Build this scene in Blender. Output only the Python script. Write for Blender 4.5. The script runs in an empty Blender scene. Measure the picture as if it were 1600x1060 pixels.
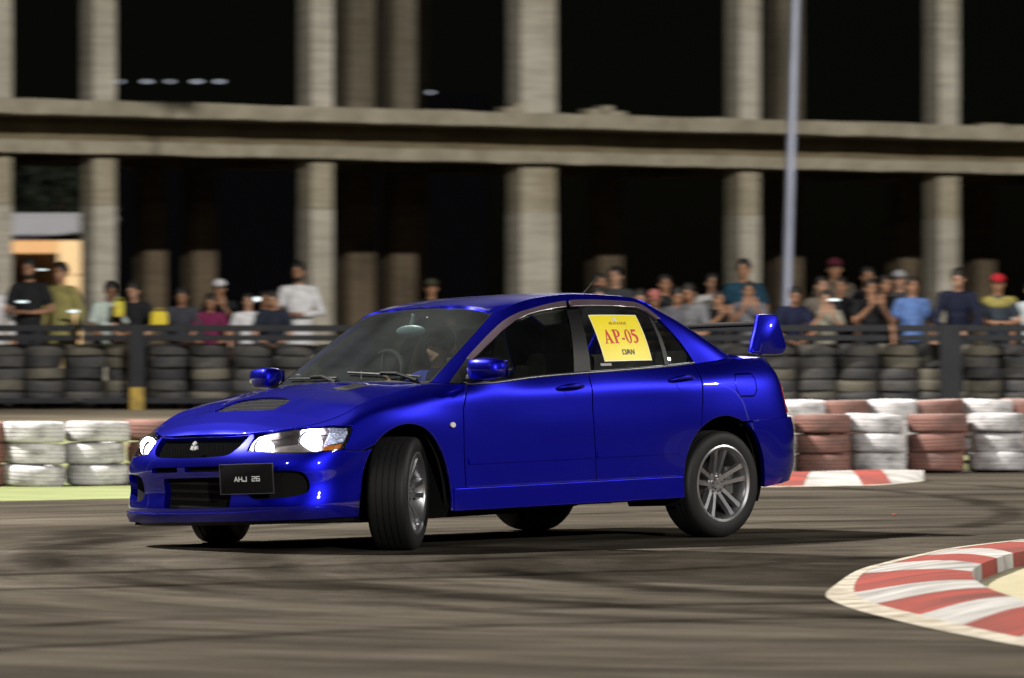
import bpy, bmesh, math, random
import numpy as np
from mathutils import Vector, Matrix
from mathutils.geometry import delaunay_2d_cdt
rnd = random.Random(7)
SC = bpy.context.scene
COL = SC.collection
R_ = math.radians

# ------------------------------------------------------------------ camera
cam_d = bpy.data.cameras.new('camera'); cam = bpy.data.objects.new('camera', cam_d); COL.objects.link(cam)
cam_d.sensor_width = 36.0
cam_d.lens = 7900 / 1600 * 36.0
cam.location = (0, 0, 1.231)
cam.rotation_euler = (R_(90) - math.atan((530 - 523.2) / 7900), 0, 0)
cam_d.clip_start = 0.5; cam_d.clip_end = 12000
cam_d.dof.use_dof = True
cam_d.dof.focus_distance = 29.9
cam_d.dof.aperture_fstop = 4.6
cam_d.dof.aperture_ratio = 0.34
SC.camera = cam

# ------------------------------------------------------------------ night sky, floodlights
world = bpy.data.worlds.new('World'); SC.world = world; world.use_nodes = True
wn = world.node_tree.nodes; wl = world.node_tree.links
sky = wn.new('ShaderNodeTexSky'); sky.sky_type = 'NISHITA'; sky.sun_disc = False
SUN_EL, SUN_AZ = 14.0, 161.0          # azimuth clockwise from +Y
sky.sun_elevation = R_(SUN_EL); sky.sun_rotation = R_(SUN_AZ)
wn['Background'].inputs['Strength'].default_value = 0.0004
wl.new(sky.outputs['Color'], wn['Background'].inputs['Color'])
sd = bpy.data.lights.new('sun', 'SUN'); sun = bpy.data.objects.new('sun', sd); COL.objects.link(sun)
sd.energy = 2.15; sd.angle = R_(0.5); sd.color = (1.0, 0.96, 0.89)
_d = Vector((math.sin(R_(SUN_AZ)) * math.cos(R_(SUN_EL)), math.cos(R_(SUN_AZ)) * math.cos(R_(SUN_EL)), math.sin(R_(SUN_EL))))
sun.rotation_euler = _d.to_track_quat('Z', 'Y').to_euler()
FLOOD_LEFT_W, FLOOD_REAR_W = 34000, 5000      # per lamp head, four heads on each mast
SC.view_settings.view_transform = 'Standard'; SC.view_settings.look = 'None'
SC.view_settings.exposure = 0.0; SC.view_settings.gamma = 1.0
SC.view_settings.use_curve_mapping = False
SC.render.engine = 'CYCLES'
SC.cycles.max_bounces = 6; SC.cycles.diffuse_bounces = 3; SC.cycles.glossy_bounces = 3
SC.cycles.transparent_max_bounces = 12; SC.cycles.transmission_bounces = 4
SC.cycles.caustics_reflective = False; SC.cycles.caustics_refractive = False
SC.cycles.sample_clamp_indirect = 4.0
try:
    SC.cycles.use_denoising = True
except Exception:
    pass

# ------------------------------------------------------------------ helpers
def link(o, parent=None):
    COL.objects.link(o)
    if parent is not None: o.parent = parent
    return o
def tag(o, label=None, cat=None, group=None, kind=None):
    if label: o['label'] = label
    if cat: o['category'] = cat
    if group: o['group'] = group
    if kind: o['kind'] = kind
    return o
def empty(name, loc=(0, 0, 0), rz=0.0, parent=None):
    o = bpy.data.objects.new(name, None); o.location = loc; o.rotation_euler = (0, 0, rz)
    o.empty_display_size = 0.2
    return link(o, parent)
def meshobj(name, verts, faces, mat=None, parent=None, smooth=False, normals=None):
    me = bpy.data.meshes.new(name); me.from_pydata([tuple(v) for v in verts], [], faces); me.update()
    if smooth: me.shade_smooth()
    if normals is not None:
        try: me.normals_split_custom_set_from_vertices([tuple(n) for n in normals])
        except Exception: pass
    if mat: me.materials.append(mat)
    return link(bpy.data.objects.new(name, me), parent)
def bmobj(name, bm, mat=None, parent=None, smooth=False, angle=None):
    me = bpy.data.meshes.new(name); bmesh.ops.recalc_face_normals(bm, faces=bm.faces[:]); bm.to_mesh(me); bm.free()
    if smooth: me.shade_smooth()
    if angle is not None:
        me.shade_smooth(); me.set_sharp_from_angle(angle=R_(angle))
    for m in (mat if isinstance(mat, (list, tuple)) else [mat]):
        if m: me.materials.append(m)
    return link(bpy.data.objects.new(name, me), parent)
def add_box(bm, c, s, rot=None, bevel=0.0, mi=0):
    M = Matrix.Translation(Vector(c)) @ (rot.to_4x4() if rot else Matrix()) @ Matrix.Diagonal((*s, 1))
    g = bmesh.ops.create_cube(bm, size=1.0, matrix=M)
    fs = {f for v in g['verts'] for f in v.link_faces}
    for f in fs: f.material_index = mi
    if bevel:
        es = {e for f in fs for e in f.edges}
        r = bmesh.ops.bevel(bm, geom=list(es), offset=bevel, segments=2, affect='EDGES', profile=0.6)
        for f in r['faces']: f.material_index = mi
def _basis(d):
    d = Vector(d).normalized(); a = Vector((0, 0, 1)) if abs(d.z) < 0.9 else Vector((1, 0, 0))
    x = d.cross(a).normalized(); return x, d.cross(x).normalized(), d
def add_tube(bm, pts, rad, seg=8, mi=0, round_ends=False):
    pts = [Vector(p) for p in pts]; n = len(pts)
    if not hasattr(rad, '__len__'): rad = [rad] * n
    rings = []; x0 = None
    def ring(c, x, y, r): return [bm.verts.new(c + x * (r * math.cos(2 * math.pi * k / seg)) + y * (r * math.sin(2 * math.pi * k / seg))) for k in range(seg)]
    for i, p in enumerate(pts):
        d = (pts[min(i + 1, n - 1)] - pts[max(i - 1, 0)])
        x, y, d = _basis(d)
        if x0 is not None:
            x = (x0 - d * x0.dot(d)).normalized(); y = d.cross(x)
        x0 = x
        if round_ends and i == 0:
            for a in (75, 40): rings.append(ring(p - d * (rad[0] * math.sin(R_(a))), x, y, rad[0] * math.cos(R_(a))))
        rings.append(ring(p, x, y, rad[i]))
        if round_ends and i == n - 1:
            for a in (40, 75): rings.append(ring(p + d * (rad[-1] * math.sin(R_(a))), x, y, rad[-1] * math.cos(R_(a))))
    fs = []
    for a, b in zip(rings[:-1], rings[1:]):
        for k in range(seg): fs.append(bm.faces.new((a[k], a[(k + 1) % seg], b[(k + 1) % seg], b[k])))
    fs.append(bm.faces.new(rings[0][::-1])); fs.append(bm.faces.new(rings[-1]))
    for f in fs: f.material_index = mi
def add_ell(bm, c, r, rot=None, seg=14, mi=0):
    M = Matrix.Translation(Vector(c)) @ (rot.to_4x4() if rot else Matrix()) @ Matrix.Diagonal((*r, 1))
    g = bmesh.ops.create_uvsphere(bm, u_segments=seg, v_segments=max(6, seg // 2 + 2), radius=1.0, matrix=M)
    for f in {f for v in g['verts'] for f in v.link_faces}: f.material_index = mi
def add_lathe(bm, prof, seg=32, M=Matrix(), mi=0, closed=False):
    """prof = [(radius, axial)], axis = local Y"""
    rings = []
    for r, a in prof:
        rings.append([bm.verts.new(M @ Vector((r * math.cos(2 * math.pi * k / seg), a, r * math.sin(2 * math.pi * k / seg)))) for k in range(seg)])
    pr = list(zip(rings[:-1], rings[1:]))
    if closed: pr.append((rings[-1], rings[0]))
    for a, b in pr:
        for k in range(seg):
            f = bm.faces.new((a[k], a[(k + 1) % seg], b[(k + 1) % seg], b[k])); f.material_index = mi
    return rings

# ------------------------------------------------------------------ materials
def new_mat(name):
    m = bpy.data.materials.new(name); m.use_nodes = True
    return m, m.node_tree.nodes, m.node_tree.links, m.node_tree.nodes['Principled BSDF']
def plain(name, col, rough=0.6, metal=0.0, var=0.12, scale=6.0, bump=0.0, coat=0.0, spec=0.5, obj_var=0.0, stretch=(1, 1, 1), em=None, es=0.0):
    m, n, l, p = new_mat(name)
    tc = n.new('ShaderNodeTexCoord'); mp = n.new('ShaderNodeMapping'); mp.inputs['Scale'].default_value = stretch
    l.new(tc.outputs['Object'], mp.inputs['Vector'])
    nz = n.new('ShaderNodeTexNoise'); nz.inputs['Scale'].default_value = scale; nz.inputs['Detail'].default_value = 5
    l.new(mp.outputs['Vector'], nz.inputs['Vector'])
    rp = n.new('ShaderNodeMapRange'); rp.inputs['From Min'].default_value = 0.25; rp.inputs['From Max'].default_value = 0.75
    rp.inputs['To Min'].default_value = 1 - var; rp.inputs['To Max'].default_value = 1 + var
    l.new(nz.outputs['Fac'], rp.inputs['Value'])
    mul = n.new('ShaderNodeVectorMath'); mul.operation = 'SCALE'; mul.inputs[0].default_value = col[:3]
    if obj_var:
        oi = n.new('ShaderNodeObjectInfo'); r2 = n.new('ShaderNodeMapRange')
        r2.inputs['To Min'].default_value = 1 - obj_var; r2.inputs['To Max'].default_value = 1 + obj_var
        l.new(oi.outputs['Random'], r2.inputs['Value'])
        mm = n.new('ShaderNodeMath'); mm.operation = 'MULTIPLY'; l.new(rp.outputs['Result'], mm.inputs[0]); l.new(r2.outputs['Result'], mm.inputs[1])
        l.new(mm.outputs['Value'], mul.inputs['Scale'])
    else:
        l.new(rp.outputs['Result'], mul.inputs['Scale'])
    l.new(mul.outputs['Vector'], p.inputs['Base Color'])
    p.inputs['Roughness'].default_value = rough; p.inputs['Metallic'].default_value = metal
    p.inputs['Coat Weight'].default_value = coat; p.inputs['Coat Roughness'].default_value = 0.03
    p.inputs['Specular IOR Level'].default_value = spec
    if bump:
        b = n.new('ShaderNodeBump'); b.inputs['Strength'].default_value = bump; b.inputs['Distance'].default_value = 0.01
        l.new(nz.outputs['Fac'], b.inputs['Height']); l.new(b.outputs['Normal'], p.inputs['Normal'])
    if em:
        p.inputs['Emission Color'].default_value = (*em, 1); p.inputs['Emission Strength'].default_value = es
    return m
def worn(name, col, dirt, amt=0.45, scale=5.0, rough=0.7, bump=0.15, stretch=(1, 1, 1), obj_seed=True):
    """paint with scuffs and dirt patches"""
    m, n, l, p = new_mat(name)
    tc = n.new('ShaderNodeTexCoord'); mp = n.new('ShaderNodeMapping'); mp.inputs['Scale'].default_value = stretch
    l.new(tc.outputs['Object'], mp.inputs['Vector'])
    if obj_seed:
        oi = n.new('ShaderNodeObjectInfo'); sc = n.new('ShaderNodeMath'); sc.operation = 'MULTIPLY'; sc.inputs[1].default_value = 50
        l.new(oi.outputs['Random'], sc.inputs[0]); l.new(sc.outputs['Value'], mp.inputs['Location'])
    nz = n.new('ShaderNodeTexNoise'); nz.inputs['Scale'].default_value = scale; nz.inputs['Detail'].default_value = 7; nz.inputs['Roughness'].default_value = 0.65
    l.new(mp.outputs['Vector'], nz.inputs['Vector'])
    cr = n.new('ShaderNodeValToRGB'); cr.color_ramp.elements[0].position = 0.35 + 0.25 * (1 - amt); cr.color_ramp.elements[1].position = 0.75
    cr.color_ramp.elements[0].color = (*col, 1); cr.color_ramp.elements[1].color = (*dirt, 1)
    l.new(nz.outputs['Fac'], cr.inputs['Fac']); l.new(cr.outputs['Color'], p.inputs['Base Color'])
    p.inputs['Roughness'].default_value = rough
    if bump:
        b = n.new('ShaderNodeBump'); b.inputs['Strength'].default_value = bump; b.inputs['Distance'].default_value = 0.01
        l.new(nz.outputs['Fac'], b.inputs['Height']); l.new(b.outputs['Normal'], p.inputs['Normal'])
    return m
def glow(name, col, s):
    m, n, l, p = new_mat(name)
    p.inputs['Base Color'].default_value = (*[min(1, c) for c in col], 1)
    p.inputs['Emission Color'].default_value = (*col, 1); p.inputs['Emission Strength'].default_value = s
    return m
def glassy(name, tint, rough=0.02, f0=1.0, haze=0.0, dcol=(.6, .66, .66)):
    m, n, l, p = new_mat(name); n.remove(p)
    tr = n.new('ShaderNodeBsdfTransparent'); tr.inputs['Color'].default_value = (*tint, 1)
    gl = n.new('ShaderNodeBsdfGlossy'); gl.inputs['Roughness'].default_value = rough
    fr = n.new('ShaderNodeLayerWeight'); fr.inputs['Blend'].default_value = 0.5
    pw = n.new('ShaderNodeMath'); pw.operation = 'POWER'; pw.inputs[1].default_value = 4.0; l.new(fr.outputs['Facing'], pw.inputs[0])
    ml = n.new('ShaderNodeMath'); ml.operation = 'MULTIPLY_ADD'; ml.inputs[1].default_value = 0.9 * f0; ml.inputs[2].default_value = 0.045 * f0
    mx = n.new('ShaderNodeMixShader'); l.new(pw.outputs['Value'], ml.inputs[0]); l.new(ml.outputs['Value'], mx.inputs['Fac'])
    l.new(tr.outputs['BSDF'], mx.inputs[1]); l.new(gl.outputs['BSDF'], mx.inputs[2])
    out = mx.outputs['Shader']
    if haze:      # diffuse film that paints a pale haze over the pane
        df = n.new('ShaderNodeBsdfDiffuse'); df.inputs['Color'].default_value = (*dcol, 1); m2 = n.new('ShaderNodeMixShader')
        tc = n.new('ShaderNodeTexCoord'); nz = n.new('ShaderNodeTexNoise'); nz.inputs['Scale'].default_value = 3; nz.inputs['Detail'].default_value = 6; l.new(tc.outputs['Object'], nz.inputs['Vector'])
        q = n.new('ShaderNodeMapRange'); q.inputs['From Min'].default_value = .3; q.inputs['From Max'].default_value = .7; q.inputs['To Min'].default_value = haze * .6; q.inputs['To Max'].default_value = haze * 1.4; l.new(nz.outputs['Fac'], q.inputs['Value'])
        l.new(q.outputs['Result'], m2.inputs['Fac']); l.new(out, m2.inputs[1]); l.new(df.outputs['BSDF'], m2.inputs[2]); out = m2.outputs['Shader']
    l.new(out, n['Material Output'].inputs['Surface'])
    return m
# ================================================================== THE SETTING
def asphalt_mat():
    m, n, l, p = new_mat('asphalt')
    tc = n.new('ShaderNodeTexCoord')
    def noise(scale, stretch, detail=6, rough=0.6, loc=(0, 0, 0)):
        mp = n.new('ShaderNodeMapping'); mp.inputs['Scale'].default_value = stretch; mp.inputs['Location'].default_value = loc
        l.new(tc.outputs['Object'], mp.inputs['Vector'])
        z = n.new('ShaderNodeTexNoise'); z.inputs['Scale'].default_value = scale; z.inputs['Detail'].default_value = detail; z.inputs['Roughness'].default_value = rough
        l.new(mp.outputs['Vector'], z.inputs['Vector']); return z.outputs['Fac']
    def mr(src, a, b, c, d):
        r = n.new('ShaderNodeMapRange'); r.interpolation_type = 'SMOOTHSTEP'
        for k, v in zip(('From Min', 'From Max', 'To Min', 'To Max'), (a, b, c, d)): r.inputs[k].default_value = v
        l.new(src, r.inputs['Value']); return r.outputs['Result']
    def mul(a, b):
        q = n.new('ShaderNodeMath'); q.operation = 'MULTIPLY'; l.new(a, q.inputs[0]); l.new(b, q.inputs[1]); return q.outputs['Value']
    grain = mr(noise(90, (1, 1, 1), 3), 0.3, 0.7, 0.72, 1.25)
    patch = mr(noise(0.8, (.6, 1.2, 1), 6), 0.32, 0.68, 0.82, 1.14)
    streak = mr(noise(2.6, (0.5, 1.5, 1), 8, 0.72), 0.33, 0.66, 0.86, 1.12)
    # everything on the surface is dragged round the apex: streaks laid out in polar coordinates about it
    CXA, CYA = 3.2, 27.2
    pv = n.new('ShaderNodeVectorMath'); pv.operation = 'SUBTRACT'; pv.inputs[1].default_value = (CXA, CYA, 0); l.new(tc.outputs['Object'], pv.inputs[0])
    px_ = n.new('ShaderNodeSeparateXYZ'); l.new(pv.outputs['Vector'], px_.inputs[0])
    ng = [n.new('ShaderNodeMath') for _ in range(2)]
    for q, o_ in zip(ng, ('X', 'Y')): q.operation = 'MULTIPLY'; q.inputs[1].default_value = -1; l.new(px_.outputs[o_], q.inputs[0])
    th = n.new('ShaderNodeMath'); th.operation = 'ARCTAN2'; l.new(ng[1].outputs['Value'], th.inputs[0]); l.new(ng[0].outputs['Value'], th.inputs[1])
    rd = n.new('ShaderNodeVectorMath'); rd.operation = 'LENGTH'; l.new(pv.outputs['Vector'], rd.inputs[0])
    def polar(ka, kr, scale, detail=6, rough=.65, loc=0.0):
        a = n.new('ShaderNodeMath'); a.operation = 'MULTIPLY'; a.inputs[1].default_value = ka; l.new(th.outputs['Value'], a.inputs[0])
        r = n.new('ShaderNodeMath'); r.operation = 'MULTIPLY_ADD'; r.inputs[1].default_value = kr; r.inputs[2].default_value = loc; l.new(rd.outputs['Value'], r.inputs[0])
        c = n.new('ShaderNodeCombineXYZ'); l.new(a.outputs['Value'], c.inputs['X']); l.new(r.outputs['Value'], c.inputs['Y'])
        z = n.new('ShaderNodeTexNoise'); z.inputs['Scale'].default_value = scale; z.inputs['Detail'].default_value = detail; z.inputs['Roughness'].default_value = rough; z.inputs['Distortion'].default_value = .35
        l.new(c.outputs['Vector'], z.inputs['Vector']); return z.outputs['Fac']
    sw1 = mr(polar(1.9, .8, 1.15, 8, .66), 0.34, 0.66, 0.68, 1.16)
    sw2 = mr(polar(3.0, 3.2, 1.1, 6, .6, 5.0), 0.36, 0.62, 0.82, 1.08)
    v = mul(mul(mul(grain, patch), streak), mul(sw1, sw2))
    # rubber laid by sliding tyres: broken arcs about several turning centres (x, y, radius, width)
    tex = n.new('ShaderNodeVectorMath'); tex.operation = 'MULTIPLY'; tex.inputs[1].default_value = (1, 1, 0); l.new(tc.outputs['Object'], tex.inputs[0])
    for k, (cx, cy, r, w, dark) in enumerate([(5.2, 27.6, 6.6, 0.16, .5), (5.2, 27.6, 5.4, 0.15, .45), (5.6, 28.4, 8.2, 0.14, .55), (4.6, 27.0, 4.6, 0.2, .5), (4.0, 14.0, 9.6, 0.13, .6), (4.0, 14.0, 8.4, 0.12, .55), (6.8, 30.0, 9.4, 0.3, .6),
                                              (-8.0, 36.0, 11.5, 0.12, .6), (-8.0, 36.0, 12.9, 0.12, .6), (1.0, 62.0, 22.0, 0.1, .5)]):
        d = n.new('ShaderNodeVectorMath'); d.operation = 'DISTANCE'; d.inputs[1].default_value = (cx, cy, 0); l.new(tex.outputs['Vector'], d.inputs[0])
        wob = n.new('ShaderNodeMath'); wob.operation = 'MULTIPLY_ADD'; wob.inputs[1].default_value = 0.55; l.new(noise(0.5, (1, 1, 1), 3, 0.5, (k * 3.1, k, 0)), wob.inputs[0]); l.new(d.outputs['Value'], wob.inputs[2])
        s = n.new('ShaderNodeMath'); s.operation = 'SUBTRACT'; s.inputs[1].default_value = r + 0.27; l.new(wob.outputs['Value'], s.inputs[0])
        a = n.new('ShaderNodeMath'); a.operation = 'ABSOLUTE'; l.new(s.outputs['Value'], a.inputs[0])
        band = mr(a.outputs['Value'], w * 0.35, w * 1.5, 1.0, 0.0)
        brk = mr(noise(0.8, (1, 1, 1), 6, 0.7, (k * 7.7, 2, 0)), 0.33, 0.55, 0.0, 1.0)
        inv = n.new('ShaderNodeMath'); inv.operation = 'MULTIPLY_ADD'; inv.inputs[1].default_value = -dark * .85; inv.inputs[2].default_value = 1.0
        l.new(mul(band, brk), inv.inputs[0]); v = mul(v, inv.outputs['Value'])
    # broad cast shadow painted into the asphalt colour, ragged at its edges
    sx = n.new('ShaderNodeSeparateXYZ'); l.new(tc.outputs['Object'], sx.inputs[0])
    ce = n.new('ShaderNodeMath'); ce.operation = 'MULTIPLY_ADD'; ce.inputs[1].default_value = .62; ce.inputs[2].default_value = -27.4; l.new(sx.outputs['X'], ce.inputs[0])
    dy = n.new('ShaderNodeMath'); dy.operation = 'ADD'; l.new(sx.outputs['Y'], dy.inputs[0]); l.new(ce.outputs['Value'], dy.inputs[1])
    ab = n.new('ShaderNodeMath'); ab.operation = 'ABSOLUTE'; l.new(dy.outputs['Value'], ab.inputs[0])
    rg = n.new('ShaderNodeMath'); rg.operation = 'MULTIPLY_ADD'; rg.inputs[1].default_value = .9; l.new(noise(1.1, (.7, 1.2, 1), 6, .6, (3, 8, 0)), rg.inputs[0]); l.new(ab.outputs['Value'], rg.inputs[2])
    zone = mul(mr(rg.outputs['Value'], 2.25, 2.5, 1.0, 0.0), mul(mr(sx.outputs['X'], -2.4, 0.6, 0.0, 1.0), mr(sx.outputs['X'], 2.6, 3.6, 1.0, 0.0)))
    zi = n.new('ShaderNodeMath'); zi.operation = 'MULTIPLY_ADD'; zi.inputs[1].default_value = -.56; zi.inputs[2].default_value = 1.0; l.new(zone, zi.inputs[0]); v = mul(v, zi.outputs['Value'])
    hue = n.new('ShaderNodeMix'); hue.data_type = 'RGBA'
    hue.inputs['A'].default_value = (0.062, 0.054, 0.044, 1); hue.inputs['B'].default_value = (0.080, 0.070, 0.057, 1)
    l.new(noise(0.3, (1, 1, 1), 4, 0.5, (9, 4, 0)), hue.inputs['Factor'])
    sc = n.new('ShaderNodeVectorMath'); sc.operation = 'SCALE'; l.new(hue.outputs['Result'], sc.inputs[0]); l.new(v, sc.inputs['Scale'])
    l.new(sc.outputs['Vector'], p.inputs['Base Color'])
    l.new(mr(patch, 0.7, 1.2, 0.62, 0.86), p.inputs['Roughness'])
    p.inputs['Specular IOR Level'].default_value = 0.0
    b = n.new('ShaderNodeBump'); b.inputs['Strength'].default_value = 0.35; b.inputs['Distance'].default_value = 0.006
    l.new(noise(140, (1, 1, 1), 2), b.inputs['Height']); l.new(b.outputs['Normal'], p.inputs['Normal'])
    return m
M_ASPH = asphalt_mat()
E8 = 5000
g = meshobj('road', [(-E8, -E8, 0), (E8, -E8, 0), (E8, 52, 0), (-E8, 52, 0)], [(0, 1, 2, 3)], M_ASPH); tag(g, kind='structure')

M_EARTH = plain('packed_earth', (0.20, 0.17, 0.125), 0.95, var=0.5, scale=1.3, bump=0.4, spec=0.15, stretch=(.5, 1, 1))
M_GREEN = plain('green_verge', (0.14, 0.15, 0.07), 0.95, var=0.3, scale=2.5, bump=0.3, spec=0.15, stretch=(.5, 1, 1))
M_SAND = plain('pale_sand', (0.33, 0.30, 0.195), 0.95, var=0.14, scale=9, bump=0.4, spec=0.15)
def row_y(x): return 41.55 + 0.53 * (x + 3.4)         # line of the inner tyre wall
def bank_z(d):
    for (a, za), (b, zb) in zip([(0, -.06), (1.0, .03), (6.0, .20), (10.3, .345), (13.0, .40), (6000, .40)][:-1], [(1.0, .03), (6.0, .20), (10.3, .345), (13.0, .40), (6000, .40)]):
        if d <= b: return za + (zb - za) * (d - a) / (b - a)
    return .4
xs = [-5000, -400, -60] + [-30 + 1.5 * i for i in range(41)] + [60, 400, 5000]
def strip(name, ds, mat, wig=0.0):
    V = []; F = []
    for i, x in enumerate(xs):
        xb = max(-30, min(30, x)); y0 = row_y(xb) * 0.0
        for j, d in enumerate(ds):
            # the bank starts along the slanting wall and ends along the straight fence at y = 55
            f = min(1.0, max(0.0, d / 12.0)); yy = (row_y(max(-14, min(16, xb))) + 0.3) * (1 - f) + 54.8 * f if d <= 12 else 54.8 + (d - 12)
            yy += wig * math.sin(x * 1.7 + j) * (1 if d < 12 else 0)
            V.append((x, yy, bank_z(d)))
    n_ = len(ds)
    for i in range(len(xs) - 1):
        for j in range(n_ - 1): F.append((i * n_ + j, (i + 1) * n_ + j, (i + 1) * n_ + j + 1, i * n_ + j + 1))
    o = meshobj(name, V, F, mat, smooth=True); tag(o, kind='structure'); return o
strip('grass_verge', [0, .5, 1, 2, 4, 6, 8, 9.2], M_GREEN)
strip('earth_bank', [9.2, 9.8, 10.3, 11, 12, 13, 14, 20, 60, 5000], M_EARTH)
# painted green run-off before the left tyre wall
V = [(-30, 26.0, .004), (-3.0, 37.7, .004), (-1.2, 38.9, .004), (2.0, 40.9, .004), (2.0, 44.9, .004), (-30, 28.0, .004)]
V = []
for x in np.linspace(-30, 1.9, 40):
    V += [(x, max(20, row_y(x) - 4.0 + .12 * math.sin(x * 2.1)), .004), (x, row_y(x) + .9, .004)]
o = meshobj('green_runoff_strip', V, [(2 * i, 2 * i + 2, 2 * i + 3, 2 * i + 1) for i in range(39)], plain('green_runoff', (0.16, 0.185, 0.075), 0.9, var=0.3, scale=3, bump=0.1, spec=0.2, stretch=(.4, 1, 1))); tag(o, kind='structure')

bm = bmesh.new(); add_box(bm, (0, 0, .012), (.022, .014, .016), Matrix.Rotation(.5, 3, 'Z'), .004)
o = bmobj('plastic_scrap', bm, plain('red_scrap', (.25, .04, .02), .6)); o.location = (2.59, 34.25, .0); tag(o, 'tiny red scrap lying on the asphalt right of the car', 'scrap')
# ------------------------------------------------------------------ kerbs
M_KW = worn('kerb_white_paint', (0.43, 0.42, 0.41), (0.10, 0.096, 0.09), 0.95, 2.2, 0.6, stretch=(.6, 1.6, 1))
M_KR = worn('kerb_red_paint', (0.29, 0.072, 0.062), (0.10, 0.06, 0.055), 0.95, 2.2, 0.6, stretch=(.6, 1.6, 1))
M_KB = worn('kerb_cream_border', (0.42, 0.39, 0.33), (0.13, 0.10, 0.07), 0.7, 5.0, 0.7)
for _m in (M_KW, M_KR, M_KB): _m.node_tree.nodes['Principled BSDF'].inputs['Specular IOR Level'].default_value = .0
def lerp(a, b, t): return tuple(x + (y - x) * t for x, y in zip(a, b))
KO = [(4.2, 32.2), (3.60, 31.3), (2.95, 29.95), (2.53, 28.95), (2.30, 28.15), (2.05, 27.2), (1.80, 26.0), (1.60, 24.0), (1.62, 22.95), (1.74, 22.0), (1.86, 21.2), (2.02, 20.35), (2.22, 19.5), (2.45, 18.6), (2.7, 17.6)]
KC = [(3.9, 29.7), (3.35, 28.2), (2.88, 27.1), (2.62, 26.45), (2.48, 25.85), (2.34, 25.2), (2.22, 24.4), (2.16, 23.55), (2.15, 22.8), (2.18, 22.1), (2.24, 21.4), (2.36, 20.7), (2.52, 19.95), (2.72, 19.2), (2.95, 18.3)]
def kerb(name, outer, crest, hz, cols, label, zin=0.018, border=0.13):
    root = empty(name, (0, 0, 0)); tag(root, label, 'kerb')
    n_ = len(outer)
    def prof(i, t):
        o_, c_ = outer[i], crest[i]
        return (o_[0] + (c_[0] - o_[0]) * t, o_[1] + (c_[1] - o_[1]) * t, 0.004 + hz * (math.sin(min(1, t) * math.pi / 2) ** 1.1))
    # smooth interpolation along the kerb
    def P(s, t):
        i = min(int(s), n_ - 2); f = s - i
        a, b, c, d = (prof(max(i - 1, 0), t), prof(i, t), prof(i + 1, t), prof(min(i + 2, n_ - 1), t))
        return tuple(0.5 * (2 * b[k] + (c[k] - a[k]) * f + (2 * a[k] - 5 * b[k] + 4 * c[k] - d[k]) * f * f + (3 * b[k] - a[k] - 3 * c[k] + d[k]) * f ** 3) for k in range(3))
    for i in range(n_ - 1):
        V = []; F = []; NS, NT = 5, 7
        g_ = 0.006
        for a in range(NS):
            s = i + g_ + (1 - 2 * g_) * a / (NS - 1)
            for b in range(NT): V.append(P(s, b / (NT - 1)))
            c = P(s, 1); V.append((c[0] + .006, c[1], zin - 0.03))
        for a in range(NS - 1):
            for b in range(NT): F.append((a * (NT + 1) + b, a * (NT + 1) + b + 1, (a + 1) * (NT + 1) + b + 1, (a + 1) * (NT + 1) + b))
        V += [(v[0], v[1], -.02) for v in (V[0], V[NT], V[-NT - 1], V[-1])]
        # end caps so every block is solid at its joints
        F.append(tuple(range(0, NT + 1))); F.append(tuple(range((NS - 1) * (NT + 1), NS * (NT + 1)))[::-1])
        bm = bmesh.new(); vs = [bm.verts.new(v) for v in V]
        for f in F: bm.faces.new([vs[k] for k in f])
        bm.verts.ensure_lookup_table()
        for v in list(bm.verts):
            if not v.link_faces: bm.verts.remove(v)
        bmobj('kerb_block', bm, M_KR if cols[i] == 'r' else M_KW, root, angle=35)
    V = []; F = []
    for k in range(0, (n_ - 1) * 6 + 1):
        s = min(k / 6, n_ - 1.0001); a, b = P(s, 0.0), P(s, 0.02)
        dx, dy = a[0] - P(s, .3)[0], a[1] - P(s, .3)[1]; L = math.hypot(dx, dy) or 1
        tin = .009 / L; q = P(s, tin); V += [(a[0] + dx / L * border, a[1] + dy / L * border, .005), (q[0], q[1], q[2] + .0025)]
    for k in range((n_ - 1) * 6): F.append((2 * k, 2 * k + 2, 2 * k + 3, 2 * k + 1))
    meshobj('border_line', V, F, M_KB, root)
    return root
kerb('apex_kerb', KO, KC, 0.085, 'rwrwrwrwrwrwrw', 'raised red and white kerb curving round the pale sand in front of the car')
V = [(x, y, .012) for x, y in KC] + [(9, 17.5, .012), (9, 31, .012)]
o = meshobj('sand', V, [tuple(range(len(V)))], M_SAND); tag(o, kind='structure')
FO = [(1.0, 40.3), (2.02, 40.72), (2.35, 40.86), (2.86, 41.1), (3.12, 41.5), (3.45, 42.35)]
FC = [(1.0, 41.4), (2.02, 41.95), (2.5, 42.25), (2.86, 42.6), (3.12, 42.85), (3.47, 42.6)]
kerb('exit_kerb', FO, FC, 0.085, 'wrwrw', 'low worn red and white kerb flat before the red and white tyres behind the car', border=0.05)

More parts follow.
